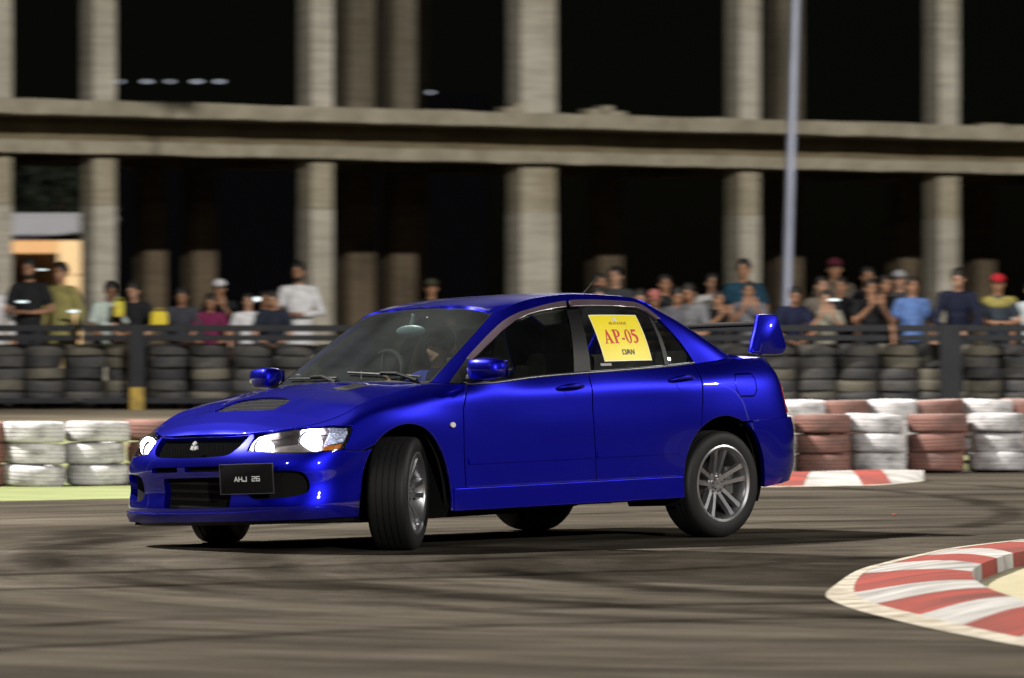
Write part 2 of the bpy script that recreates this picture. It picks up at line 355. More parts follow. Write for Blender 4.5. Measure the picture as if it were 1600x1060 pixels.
# ------------------------------------------------------------------ concrete building
def concrete(name, col, stain, band=True, rough=0.9):
    m, n, l, p = new_mat(name)
    tc = n.new('ShaderNodeTexCoord')
    def noise(scale, stretch, detail=6):
        mp = n.new('ShaderNodeMapping'); mp.inputs['Scale'].default_value = stretch
        g = n.new('ShaderNodeNewGeometry'); l.new(g.outputs['Position'], mp.inputs['Vector'])
        z = n.new('ShaderNodeTexNoise'); z.inputs['Scale'].default_value = scale; z.inputs['Detail'].default_value = detail
        l.new(mp.outputs['Vector'], z.inputs['Vector']); return z.outputs['Fac']
    cr = n.new('ShaderNodeValToRGB'); cr.color_ramp.elements[0].position = 0.38; cr.color_ramp.elements[1].position = 0.72
    cr.color_ramp.elements[0].color = (*col, 1); cr.color_ramp.elements[1].color = (*stain, 1)
    l.new(noise(1.4, (1, 1, 0.45)), cr.inputs['Fac'])
    mx = n.new('ShaderNodeVectorMath'); mx.operation = 'SCALE'; l.new(cr.outputs['Color'], mx.inputs[0])
    r = n.new('ShaderNodeMapRange'); r.inputs['From Min'].default_value = .3; r.inputs['From Max'].default_value = .7; r.inputs['To Min'].default_value = .8; r.inputs['To Max'].default_value = 1.12
    l.new(noise(4, (.3, .3, 3.0) if band else (1, 1, 1)), r.inputs['Value']); l.new(r.outputs['Result'], mx.inputs['Scale'])
    l.new(mx.outputs['Vector'], p.inputs['Base Color']); p.inputs['Roughness'].default_value = rough; p.inputs['Specular IOR Level'].default_value = .2
    b = n.new('ShaderNodeBump'); b.inputs['Strength'].default_value = .4; b.inputs['Distance'].default_value = .03
    l.new(noise(7, (1, 1, 1)), b.inputs['Height']); l.new(b.outputs['Normal'], p.inputs['Normal'])
    return m
M_CW = concrete('painted_concrete', (0.50, 0.465, 0.395), (0.36, 0.33, 0.265))
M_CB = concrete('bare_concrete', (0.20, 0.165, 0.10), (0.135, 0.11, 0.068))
M_CD = concrete('shade_toned_concrete', (0.13, 0.10, 0.065), (0.08, 0.062, 0.042))  # interior concrete darkened in colour to stand for weaker light inside
M_CT = concrete('darker_column_top', (0.40, 0.36, 0.27), (0.29, 0.25, 0.175))  # column tops toned darker and yellower than the shafts
M_CS = concrete('slab_concrete', (0.38, 0.345, 0.265), (0.28, 0.25, 0.185), band=False)
BX0, BY0, BX1, BY1 = -9.11, 90.0, 10.39, 102.6
bdx, bdy = BX1 - BX0, BY1 - BY0; BL = math.hypot(bdx, bdy); bux, buy = bdx / BL, bdy / BL     # along; inward normal = (-buy, bux)
bld = empty('concrete_building', (BX0, BY0, .4), math.atan2(bdy, bdx))
tag(bld, 'unfinished two storey concrete frame with pale columns behind the crowd', 'building')
def along(px):      # distance along the facade of the thing seen at picture column px
    k = (px - 800) / 7900
    return (k * BY0 - BX0) / (bux - k * buy)
Zt, Zb = 5.39 - .4, 4.48 - .4      # top / underside of the first floor, above the building's own ground
def bbox(name, c, s, mat, bev=0.0):
    bm = bmesh.new(); add_box(bm, c, s, None, bev)
    return bmobj(name, bm, mat, bld)
LX0, LX1 = -30.0, BL + 30
mid = (LX0 + LX1) / 2; ln = LX1 - LX0
def ledge(name, y0, y1, z0, z1, mat, wob):
    n_ = 150; V = []; F = []
    for i in range(n_ + 1):
        x = LX0 + ln * i / n_; w = lambda: rnd.uniform(-wob, wob)
        V += [(x, y0 + w(), z0 + w()), (x, y0 + w(), z1 + w()), (x, y1, z1), (x, y1, z0)]
    for i in range(n_):
        a, b = 4 * i, 4 * i + 4
        for k in range(4): F.append((a + k, b + k, b + (k + 1) % 4, a + (k + 1) % 4))
    F += [(3, 2, 1, 0), (4 * n_, 4 * n_ + 1, 4 * n_ + 2, 4 * n_ + 3)]
    return meshobj(name, V, F, mat, bld)
ledge('floor_slab', -1.15, 9.0, Zt - .27, Zt, M_CS, .012)
ledge('edge_beam', 0.0, .5, Zb + .23, Zt - .272, M_CB, .006)
ledge('beam_flange', -.30, .55, Zb, Zb + .228, M_CS, .012)
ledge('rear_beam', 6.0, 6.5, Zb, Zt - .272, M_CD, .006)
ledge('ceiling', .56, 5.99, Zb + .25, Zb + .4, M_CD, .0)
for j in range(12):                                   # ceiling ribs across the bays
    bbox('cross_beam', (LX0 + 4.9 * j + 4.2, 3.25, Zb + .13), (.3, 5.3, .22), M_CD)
def column(px, w, mat_lo, mat_hi, yoff=.25, depth=.5):
    x = along(px + 9)
    bm = bmesh.new(); add_box(bm, (x, yoff, (Zb - .92) / 2), (w, depth, Zb - .92), None, .02, 0)
    add_box(bm, (x, yoff, Zb - .46 - .001), (w - .012, depth - .012, .92), None, .02, 1)
    c = bmobj('column', bm, [mat_lo, mat_hi], bld)
    bm = bmesh.new(); add_box(bm, (x, yoff, Zt + 3.0), (w, depth, 6.0), None, .02, 0)
    bmobj('column', bm, [mat_lo if yoff < 1 else mat_hi], bld)
for px, w in [(-6, .42), (155, .46), (495, .47), (833, .80), (1163, .47), (1474, .50), (1790, .47), (-330, .46)]:
    column(px, w, M_CW, M_CT)
def back_px(px, y):   # along-coordinate so that a point y metres inside the building shows at px
    k = (px - 800) / 7900; nx, ny = -buy, bux
    return ((k * (BY0 + y * ny)) - (BX0 + y * nx)) / (bux - k * buy)
for px, w in [(235, .45), (312, .52), (556, .6), (632, .82), (945, .55), (1225, .6), (1412, .5), (1530, .5), (-90, .5), (1750, .5)]:
    x = back_px(px, 6.25)
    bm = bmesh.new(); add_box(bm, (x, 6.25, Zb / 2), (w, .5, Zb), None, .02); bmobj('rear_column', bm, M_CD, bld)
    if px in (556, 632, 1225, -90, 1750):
        bm = bmesh.new(); add_box(bm, (x, 6.25, Zt + 3), (w, .5, 6.0), None, .02, 0); bmobj('rear_column', bm, concrete('upper_rear_concrete', (.15, .13, .095), (.09, .078, .055)) if px == 556 else bpy.data.materials['upper_rear_concrete'], bld)  # upper rear columns also carry their dimness in the colour
for px, w, h in [(769, .32, .12), (782, .2, .2), (905, .5, .13), (935, .35, .1), (918, .25, .2), (1520, .6, .07), (1560, .4, .05)]:   # rubble and blocks left on the slab edge
    bm = bmesh.new(); add_box(bm, (along(px), -.55, Zt + h / 2 + .003), (w, .3, h), None, .02); bmobj('concrete_block', bm, M_CS, bld)

# ------------------------------------------------------------------ lit hut behind the left columns
M_HUTR = plain('hut_fascia', (.50, .50, .54), .6, var=.08, scale=2)
M_HUTF = plain('dark_awning', (.03, .03, .05), .8)
M_HUTP = glow('glowing_wall_panel', (1.0, .58, .26), .85)  # emission stands in for lamplight on the kiosk's front wall
M_HUTQ = glow('bright_glowing_wall_panel', (1.0, .70, .36), 1.0)
M_HUTW = plain('hut_timber', (.06, .035, .02), .8)
hx, hy = -11.45, 110.0
hut = empty('lit_kiosk', (hx, hy, .4)); tag(hut, 'small kiosk with glowing orange panels standing in for its lamplit front wall under a pale fascia at far left', 'kiosk')
def hb(name, c, s, mat, parent=hut, bev=0.0):
    bm = bmesh.new(); add_box(bm, c, s, None, bev); return bmobj(name, bm, mat, parent)
Hz = lambda y: 1.231 + (523.2 - y) / 7900 * 110 - .4
Hx = lambda px: (px - 800) / 7900 * 110 - hx
z1, z0 = Hz(340), Hz(368)
hb('roof', (0, 1.5, z1 + .045), (5.2, 4.0, .08), M_HUTR)
hb('fascia', (0, -.46, (z0 + z1) / 2), (5.2, .06, z1 - z0), M_HUTR)
hb('awning', (0, -.43, (Hz(368) + Hz(376)) / 2 - .01), (5.1, .04, (Hz(368) - Hz(376))), M_HUTF)
xw = [-2.5 + .24 * i for i in range(22)]
for i in range(21):
    x = (xw[i] + xw[i + 1]) / 2; top = Hz(376); px = (x + hx) / 110 * 7900 + 800
    lo = Hz(396) if px < 86 else 0.0
    hb('wall_glow_panel', (x, .02 * (i % 2), (top + lo) / 2), (.225, .05, top - lo), M_HUTQ if px > 96 else M_HUTP)
for z in (Hz(430), Hz(462)):
    hb('glazing_bar', ((Hx(96) + 2.5) / 2, -.06, z), (2.5 - Hx(96), .03, .02), M_HUTW)
hb('doorway', ((Hx(84) - 2.5) / 2, .35, Hz(396) / 2), (Hx(84) + 2.5, .05, Hz(396)), M_HUTW)
hb('side_wall', (2.55, 1.6, Hz(376) / 2), (.08, 3.4, Hz(376)), M_HUTW); hb('side_wall', (-2.55, 1.6, Hz(376) / 2), (.08, 3.4, Hz(376)), M_HUTW)

# dark crown of a tree seen between the left columns
def tree(loc, h, rad, label):
    root = empty('tree', loc); tag(root, label, 'tree')
    bm = bmesh.new(); add_tube(bm, [(0, 0, -.2), (.05, 0, h * .35), (0, .1, h * .8)], [.16, .11, .03], 8)
    for k in range(6):
        a = k * 1.05; add_tube(bm, [(0, 0, h * (.35 + .06 * k)), (rad * .6 * math.cos(a), rad * .6 * math.sin(a), h * (.55 + .06 * k))], [.05, .015], 5)
    bmobj('trunk', bm, M_HUTW, root)
    V = []; F = []; r2 = random.Random(3)
    for k in range(2600):
        while True:
            p = Vector((r2.uniform(-1, 1), r2.uniform(-1, 1), r2.uniform(-1, 1)))
            if p.length < 1 and (r2.random() < .35 + p.length): break
        p = Vector((p.x * rad, p.y * rad, h * .62 + p.z * h * .38)); q = Vector((r2.gauss(0, 1), r2.gauss(0, 1), r2.gauss(0, 1))).normalized(); u = q.orthogonal().normalized(); v = q.cross(u)
        s = r2.uniform(.06, .13); b = len(V)
        V += [p + u * s, p + v * s * .5, p - u * s, p - v * s * .5]; F.append((b, b + 1, b + 2, b + 3))
    meshobj('crown', V, F, plain('leaf_green', (.010, .018, .007), .8, var=.3), root)
tree((-10.6, 118, .4), 5.2, 1.5, 'dark leafy tree behind the lit kiosk at far left')

# distant dark block with a row of small lights, seen over the slab
far = empty('distant_block', (-12.5, 175, .4)); tag(far, 'distant unlit block with a row of small white lights seen over the concrete slab', 'building')
M_FAR = plain('night_wall', (.003, .003, .004), .95, spec=.0)
bm = bmesh.new(); add_box(bm, (0, 5, 4.4), (16, 10, 8.8)); bmobj('wall', bm, M_FAR, far)
M_TUBE = glow('tube_light', (.75, .82, 1.0), .38)
fz = lambda y: 1.231 + (523.2 - y) / 7900 * 175 - .4
for px, w in [(188, 8), (230, 16), (266, 11), (308, 18), (343, 16), (672, 10)]:
    bm = bmesh.new(); add_box(bm, ((px - 800) / 7900 * 175 + 12.5, -.12 if px < 600 else -.12, fz(128 if px < 600 else 145)), (w / 7900 * 120, .1, .07)); bmobj('lamp', bm, M_TUBE, far)
bm = bmesh.new(); add_box(bm, (9.9, 3, 4.6), (3.6, 6, 9.2)); bmobj('wing', bm, M_FAR, far)

# ------------------------------------------------------------------ barrier fence
M_FEN = plain('fence_steel', (.014, .015, .019), .65, metal=.0, spec=.25, var=.25, scale=3, bump=.05)
M_FENB = worn('fence_foot_yellow', (.40, .27, .04), (.10, .07, .03), .7, 6)
FY = 55.9
fence = empty('barrier_fence', (0, FY, .4)); tag(fence, 'dark steel post and rail fence between the crowd and the black tyre stacks', 'fence')
def fb(name, c, s, mat=M_FEN, bev=.006):
    bm = bmesh.new(); add_box(bm, c, s, None, bev); return bmobj(name, bm, mat, fence)
for z, h, d in [(.902, .07, .08), (.795, .062, .05), (.10, .06, .05)]:
    for i in range(6): fb('rail', (-13.8 + 4.5 * i + 2.25, 0, z), (4.42, d, h))
fpx = lambda px: (px - 800) / 7900 * FY
for i, x in enumerate([fpx(215) - 9.0, fpx(215) - 4.5, fpx(215), fpx(215) + 4.49, fpx(1485), fpx(1485) + 4.5]):
    fb('post', (x, -.03, .46), (.17 if i != 4 else .24, .10, .96))
    if i in (1, 2): fb('post_foot', (x, -.05, .115), (.15, .13, .27), M_FENB)
for i in range(60):     # thin uprights of the panel behind the stacks
    pass
# ------------------------------------------------------------------ floodlight masts
M_POLE = plain('galvanised_pole', (.42, .45, .58), .45, metal=.25, var=.12, scale=3)
M_LAMPG = glow('floodlight_glass', (1.0, .96, .90), 30)
M_LAMPB = plain('floodlight_case', (.05, .05, .055), .5)
def mast(loc, h, aim, watts, label, lean=0.0, heads=4, spread=1.0, radius=.16, r=.066, cone=75):
    root = empty('floodlight_mast', loc); tag(root, label, 'light mast')
    bm = bmesh.new(); add_tube(bm, [(0, 0, -.3), (lean * h * .5, 0, h * .5), (lean * h, 0, h)], [r * 1.1, r, r * .85], 14)
    add_lathe(bm, [(.0, -.02), (.2, -.02), (.2, .02), (r, .02)], 16, Matrix.Translation((0, 0, .02)) @ Matrix.Rotation(R_(90), 4, 'X'))
    bmobj('pole', bm, M_POLE, root, angle=40)
    d = (Vector(aim) - (Vector(loc) + Vector((lean * h, 0, h)))); hd = Vector((d.x, d.y, 0)).normalized(); side = Vector((-hd.y, hd.x, 0))
    top = Vector((lean * h, 0, h))
    bm = bmesh.new(); add_tube(bm, [top - side * spread * .62, top + side * spread * .62], .04, 8); bmobj('cross_arm', bm, M_POLE, root)
    q = d.to_track_quat('-Z', 'Y')
    for k in range(heads):
        off = top + side * spread * ((k + .5) / heads - .5) * 1.15 + Vector((0, 0, .10)) + hd * .14
        bm = bmesh.new(); add_box(bm, off, (.22, .26, .14), q.to_matrix(), .015); hdo = bmobj('lamp_head', bm, M_LAMPB, root)
        bm = bmesh.new(); add_box(bm, off + d.normalized() * .074, (.19, .22, .006), q.to_matrix()); bmobj('lamp_glass', bm, M_LAMPG, hdo)
        ld = bpy.data.lights.new('floodlight', 'SPOT'); ld.energy = watts; ld.spot_size = R_(cone); ld.spot_blend = .5
        ld.shadow_soft_size = radius; ld.color = (1.0, .95, .87)
        lo = link(bpy.data.objects.new('floodlight', ld), hdo); lo.location = off + d.normalized() * .28
        lo.rotation_euler = q.to_euler()
    return root
mast((3.32, 62.0, .4), 12.5, (0.5, 33, 0), FLOOD_REAR_W, 'tall pale floodlight mast rising behind the crowd, right of the car', lean=.031, r=.056)
mast((-19.5, 37.8, 0), 24.5, (-.5, 31, 0), FLOOD_LEFT_W, 'floodlight mast beside the track off to the left', r=.1, cone=97)

mast((30.0, 34.5, 0), 12.5, (1, 31, 0), 4200, 'floodlight mast beside the track off to the right', r=.1)
mast((-14.0, 5.0, 0), 14.0, (0, 30, 0), 900, 'floodlight mast on the near side of the track, off to the left', r=.1)
mast((17.0, 9.0, 0), 13.0, (0, 31, 0), 1100, 'floodlight mast added near side, off to the right, to brighten the car', r=.1, spread=1.6)  # extra unseen mast, added to brighten the car's side and its highlights
# ------------------------------------------------------------------ tyres
def tyre_mesh(name, R, w, seg=34, ribs=4):
    bm = bmesh.new(); ri = R * .56; pr = []
    pr += [(ri, -w * .36), (ri + .006, -w * .46), (R * .76, -w * .5), (R * .90, -w * .485), (R * .965, -w * .42)]
    n_ = ribs; tw = w * .74
    for k in range(n_):
        a = -tw / 2 + tw * k / n_; b = a + tw / n_ * .80
        crown = lambda y: R - (abs(y) / (w / 2)) ** 2.4 * R * .035
        pr += [(crown(a), a), (crown(b), b)]
        if k < n_ - 1: pr += [(crown(b) - .007, b + .001), (crown(b) - .007, b + tw / n_ * .20 - .001)]
    pr += [(R * .965, w * .42), (R * .90, w * .485), (R * .76, w * .5), (ri + .006, w * .46), (ri, w * .36)]
    add_lathe(bm, pr, seg, Matrix.Rotation(R_(90), 4, 'X'), closed=True)
    bmesh.ops.recalc_face_normals(bm, faces=bm.faces[:])
    me = bpy.data.meshes.new(name); bm.to_mesh(me); bm.free(); me.shade_smooth(); me.set_sharp_from_angle(angle=R_(38))
    return me
TY_A = tyre_mesh('tyre_mesh', .262, .172); TY_B = tyre_mesh('small_tyre_mesh', .226, .130, 26, 3)
M_TW = worn('white_tyre_paint', (.46, .45, .465), (.07, .065, .06), .6, 4.5, .65, .25, (1, 1, 2.2))
M_TR = worn('red_tyre_paint', (.165, .075, .06), (.065, .042, .036), .6, 4.5, .7, .25, (1, 1, 2.2))
M_TK = worn('old_rubber', (.055, .055, .059), (.12, .11, .095), .7, 3.0, .8, .3, (1, 1, 2.2))
M_TK2 = worn('dusty_rubber', (.14, .128, .10), (.06, .056, .05), .6, 3.0, .85, .3, (1, 1, 2.2))
M_TK3 = worn('black_rubber', (.030, .030, .035), (.075, .07, .065), .6, 3.0, .75, .3, (1, 1, 2.2))
def put_tyre(me, mat, x, y, z, label, group, rz=None):
    o = bpy.data.objects.new('tyre', me); link(o)
    if not me.materials: me.materials.append(None)
    o.material_slots[0].link = 'OBJECT'; o.material_slots[0].material = mat
    o.location = (x + rnd.uniform(-.012, .012), y, z); k = rnd.uniform(.965, 1.03); o.scale = (k * rnd.uniform(.985, 1.015), k, rnd.uniform(.97, 1.0)); o.rotation_euler = (R_(rnd.uniform(-2.6, 2.6)), R_(rnd.uniform(-3.0, 3.0)), rnd.uniform(0, 6.28) if rz is None else rz)
    tag(o, label, 'tyre', group); return o
L3 = ['bottom', 'middle', 'top']
FRONT = [(-32, 41.0, 'r', 'red stack cut by the left edge of the picture'), (53, 41.0, 'w', 'white stack second from the left edge'), (150, 41.25, 'w', 'white stack third from the left, before the car nose'), (245, 41.6, 'r', 'red stack partly behind the far headlight'),
         (340, 41.95, 'w', 'white stack hidden behind the bonnet'), (1195, 44.5, 'w', 'white stack hidden behind the rear bumper'), (1284, 44.75, 'r', 'red stack beside the rear bumper in front row'), (1368, 44.95, 'w', 'white front row stack right of the rear bumper'), (1461, 45.1, 'r', 'red front row stack between two white stacks'), (1558, 45.3, 'w', 'white front row stack at the right edge'), (1652, 45.6, 'r', 'red front row stack beyond the right edge')]
for px, D, c, nm in FRONT:
    x = (px - 800) / 7900 * D; z = .09
    for k in range(3):
        put_tyre(TY_A, M_TW if c == 'w' else M_TR, x + rnd.uniform(-.018, .018), D + rnd.uniform(-.02, .02), z + .003, '%s tyre of the %s' % (L3[k], nm), 'painted tyres of the inner wall'); z += .1745
BACK = [(1250, 46.5, 'w', 'white rear row stack just behind the bumper'), (1316, 46.6, 'r', 'red rear row stack nearest the car'), (1391, 46.8, 'w', 'white rear row stack between two red stacks'), (1464, 46.9, 'r', 'red rear row stack near the right post'), (1541, 47.1, 'w', 'white rear row stack near the right edge'), (1606, 47.2, 'r', 'red rear row stack cut by the right edge')]
for px, D, c, nm in BACK:
    x = (px - 800) / 7900 * D; z = .19
    for k in range(3):
        put_tyre(TY_A, M_TW if c == 'w' else M_TR, x + rnd.uniform(-.015, .015), D, z + .003, '%s tyre of the %s' % (L3[k], nm), 'painted tyres of the rear row'); z += .1745
ORD = ['first', 'second', 'third', 'fourth', 'fifth', 'sixth', 'seventh', 'eighth', 'ninth', 'tenth']
LV = ['lowest', 'second lowest', 'middle', 'second highest', 'topmost']
for side, P0 in (('left', [8, 68, 132, 196, 262, 328, 394, 460, 524, 590]), ('right', [1014, 1080, 1146, 1212, 1274, 1340, 1404, 1464, 1532, 1594])):
    for i, px in enumerate(P0):
        D = 56.35 + rnd.uniform(-.08, .08); x = (px - 800) / 7900 * D; z = .53
        for k in range(5):
            mt = rnd.choices([M_TK, M_TK2, M_TK3], [5, 2.2, 3])[0]
            where = ('%s stack from the left edge of the fence' % ORD[i]) if side == 'left' else ('%s fence stack counted from the rear wing' % ORD[i])
            put_tyre(TY_B, mt, x + rnd.uniform(-.02, .02), D + rnd.uniform(-.02, .02), z + .003, '%s black tyre, %s' % (LV[k], where), 'old black tyres stacked behind the fence'); z += .1315
# ------------------------------------------------------------------ people
def remesh_many(items):
    """items: list of (mesh, voxel, smooth iterations); every mesh becomes one continuous surface"""
    obs = []
    for me, vx, it in items:
        o = bpy.data.objects.new('tmp', me); COL.objects.link(o)
        r = o.modifiers.new('r', 'REMESH'); r.mode = 'VOXEL'; r.voxel_size = vx
        s = o.modifiers.new('s', 'SMOOTH'); s.factor = .5; s.iterations = it
        obs.append(o)
    dg = bpy.context.evaluated_depsgraph_get(); out = []
    for o in obs: out.append(bpy.data.meshes.new_from_object(o.evaluated_get(dg)))
    for o, me in zip(obs, out):
        old = o.data; bpy.data.objects.remove(o); bpy.data.meshes.remove(old); me.shade_smooth(); me.materials.clear()
    return out
def bm2me(bm):
    me = bpy.data.meshes.new('m'); bmesh.ops.recalc_face_normals(bm, faces=bm.faces[:]); bm.to_mesh(me); bm.free(); return me
def leaner(lean, hipz=.95):
    Mx = Matrix.Translation((0, 0, hipz)) @ Matrix.Rotation(R_(lean), 4, 'X') @ Matrix.Translation((0, 0, -hipz))
    return lambda p: Mx @ Vector(p)
POSES = {   # lean, head pitch, (elbow, wrist, hand direction) right / left
    'rail':   (22, 14, ((.27, -.20, 1.14), (.07, -.36, 1.06), (-.9, -.3, 0)), ((-.27, -.20, 1.14), (-.05, -.39, 1.07), (.9, -.3, 0))),
    'phone':  (4, 4, ((.25, -.16, 1.17), (.075, -.36, 1.40), (-.15, -.3, 1)), ((-.25, -.16, 1.17), (-.075, -.36, 1.40), (.15, -.3, 1))),
    'clasp':  (3, 6, ((.285, -.03, 1.13), (.07, -.245, 1.12), (-1, -.25, .1)), ((-.285, -.03, 1.13), (-.06, -.26, 1.13), (1, -.25, .1))),
    'down':   (2, 0, ((.265, .03, 1.13), (.27, -.10, .90), (0, -.3, -1)), ((-.265, .03, 1.13), (-.27, -.07, .89), (0, -.2, -1))),
    'lifted': (3, 2, ((.27, -.22, 1.30), (.11, -.38, 1.56), (-.1, -.2, 1)), ((-.265, .03, 1.13), (-.26, -.10, .90), (0, -.3, -1))),
    'drive':  (-14, 6, ((.24, -.30, 1.10), (.12, -.47, 1.20), (-.3, -.5, .7)), ((-.24, -.30, 1.10), (-.14, -.47, 1.20), (.3, -.5, .7))),
}
def hand(bm, w, d, side, T):
    d = Vector(d).normalized(); up = Vector((0, 0, 1)) if abs(d.z) < .8 else Vector((0, -1, 0))
    x = d.cross(up).normalized(); n = x.cross(d).normalized(); w = Vector(w)
    q = Matrix((x, d, n)).transposed()
    add_ell(bm, T(w + d * .05), (.040, .055, .019), (T(w + d) - T(w)).to_track_quat('Y', 'Z').to_matrix() if False else q, 10)
    for k, L in enumerate((.070, .080, .074, .058)):
        b = w + d * .092 + x * ((k - 1.5) * .020)
        m_ = b + d * L * .5 + n * -.008; e = m_ + d * L * .36 + n * -.026
        add_tube(bm, [T(b - d * .02), T(b), T(m_), T(e)], [.0095, .0095, .0085, .007], 6, round_ends=True)
    tb = w + d * .03 + x * (.034 * side); add_tube(bm, [T(tb - x * side * .015), T(tb + x * side * .016 + d * .025), T(tb + x * side * .018 + d * .058 - n * .012)], [.012, .011, .009], 6, round_ends=True)
def build_pose(pose, sleeve, kameez=False, seated=False):
    lean, hp, ra, la = POSES[pose]; T = leaner(lean)
    HT = lambda p: T(Matrix.Translation((0, 0, 1.50)) @ Matrix.Rotation(R_(hp - lean * .75), 4, 'X') @ Matrix.Translation((0, 0, -1.50)) @ Vector(p))
    hr = Matrix.Rotation(R_(lean + hp - lean * .75), 3, 'X'); tr = Matrix.Rotation(R_(lean), 3, 'X')
    bm = bmesh.new()
    # torso, neck, head
    add_ell(bm, T((0, 0, 1.25)), (.150, .095, .20), tr); add_ell(bm, T((0, 0, 1.04)), (.138, .092, .16), tr)
    add_tube(bm, [T((-.155, 0, 1.40)), T((.155, 0, 1.40))], .055, 10, round_ends=True)
    add_tube(bm, [T((0, .005, 1.40)), HT((0, -.005, 1.56))], [.058, .052], 10, round_ends=True)
    add_ell(bm, HT((0, .012, 1.640)), (.076, .095, .098), hr, 16); add_ell(bm, HT((0, -.030, 1.575)), (.058, .068, .072), hr, 14)
    add_ell(bm, HT((0, -.062, 1.535)), (.030, .028, .024), hr, 10)
    add_tube(bm, [HT((0, -.088, 1.632)), HT((0, -.112, 1.592))], [.008, .0145], 8, round_ends=True)
    add_tube(bm, [HT((-.045, -.078, 1.650)), HT((.045, -.078, 1.650))], .012, 8, round_ends=True)        # brow
    for s in (-1, 1): add_ell(bm, HT((.078 * s, .012, 1.605)), (.011, .022, .032), hr, 8)
    # arms
    for s, (e, w, d) in ((1, ra), (-1, la)):
        add_tube(bm, [T((.175 * s, 0, 1.395)), T(e), T(lerp(e, w, .35)), T(w)], [.048, .040, .040, .026], 10, round_ends=True)
    # hips and legs
    if not seated:
        add_ell(bm, (0, 0, .92), (.145, .10, .11))
        for s in (-1, 1):
            add_tube(bm, [(.085 * s, 0, .90), (.095 * s, -.01, .50), (.10 * s, .015, .08)], [.082, .054, .036], 10, round_ends=True)
            add_tube(bm, [(.10 * s, .03, .045), (.115 * s, -.16, .035)], [.038, .032], 8, round_ends=True)
    else:
        add_ell(bm, (0, 0, .92), (.145, .11, .11))
        for s in (-1, 1):
            add_tube(bm, [(.09 * s, 0, .90), (.13 * s, -.42, 1.00), (.12 * s, -.78, .72)], [.082, .056, .038], 10, round_ends=True)
            add_tube(bm, [(.12 * s, -.76, .70), (.12 * s, -.90, .76)], [.038, .03], 8, round_ends=True)
    body = bm2me(bm)
    hb_ = bmesh.new()
    for s, (e, w, d) in ((1, ra), (-1, la)): hand(hb_, w, d, -s, T)
    # shirt
    bm = bmesh.new()
    add_ell(bm, T((0, 0, 1.25)), (.172, .118, .215), tr); add_ell(bm, T((0, .0, 1.05)), (.162, .118, .20), tr)
    add_tube(bm, [T((0, 0, 1.20)), T((0, 0, .88))], [.14, .150], 16)
    add_tube(bm, [T((-.17, 0, 1.398)), T((.17, 0, 1.398))], .068, 10, round_ends=True)
    add_tube(bm, [T((0, .004, 1.38)), T((0, .004, 1.475))], [.075, .066], 12)
    for s, (e, w, d) in ((1, ra), (-1, la)):
        if sleeve == 'short': add_tube(bm, [T((.175 * s, 0, 1.395)), T(lerp((.175 * s, 0, 1.395), e, .72))], [.066, .064], 10)
        else: add_tube(bm, [T((.175 * s, 0, 1.395)), T(e), T(lerp(e, w, .93))], [.064, .056, .042], 10)
    if kameez: add_tube(bm, [(0, 0, .95), (0, .01, .60)], [.165, .20], 16)
    shirt = bm2me(bm)
    bm = bmesh.new()
    if not seated:
        add_ell(bm, (0, 0, .93), (.158, .118, .12))
        for s in (-1, 1): add_tube(bm, [(.085 * s, 0, .90), (.097 * s, -.01, .50), (.102 * s, .015, .10)], [.098, .075, .062], 10)
    else:
        add_ell(bm, (0, 0, .93), (.158, .125, .12))
        for s in (-1, 1): add_tube(bm, [(.09 * s, 0, .90), (.13 * s, -.42, 1.00), (.12 * s, -.76, .74)], [.098, .072, .055], 10)
    pants = bm2me(bm)
    # face details, hair, shoes (small, not remeshed)
    fb_ = bmesh.new()
    for s in (-1, 1):
        add_ell(fb_, HT((.031 * s, -.0855, 1.628)), (.0125, .008, .0075), hr, 8, 0)
        add_tube(fb_, [HT((.014 * s, -.094, 1.655)), HT((.050 * s, -.084, 1.657))], .005, 5, 0)
    add_tube(fb_, [HT((-.022, -.0935, 1.560)), HT((0, -.098, 1.561)), HT((.022, -.0935, 1.560))], .0055, 6, 1)
    face = bm2me(fb_)
    hbm = bmesh.new()
    add_ell(hbm, HT((0, .022, 1.660)), (.084, .097, .095), hr, 16); bmesh.ops.recalc_face_normals(hbm, faces=hbm.faces[:])
    cut = HT((0, -.055, 1.655)); nn = hr @ Vector((0, -1.0, -.72))
    bmesh.ops.bisect_plane(hbm, geom=hbm.verts[:] + hbm.edges[:] + hbm.faces[:], plane_co=cut, plane_no=nn, clear_outer=True)
    bmesh.ops.holes_fill(hbm, edges=[e for e in hbm.edges if e.is_boundary])
    rr = random.Random(5)
    for v in hbm.verts: v.co += (v.co - HT((0, .02, 1.64))).normalized() * rr.uniform(-.003, .006)
    hair = bm2me(hbm)
    sb = bmesh.new()
    for s in (-1, 1):
        if not seated: add_tube(sb, [(.10 * s, .05, .04), (.10 * s, -.02, .05), (.115 * s, -.18, .035)], [.040, .046, .038], 8, round_ends=True)
        else: add_tube(sb, [(.12 * s, -.74, .69), (.12 * s, -.92, .77)], [.043, .036], 8, round_ends=True)
    shoes = bm2me(sb)
    return dict(body=body, hand=bm2me(hb_), shirt=shirt, pants=pants, face=face, hair=hair, shoes=shoes, HT=HT, hr=hr, T=T, wr=(ra, la))
PROT = {}
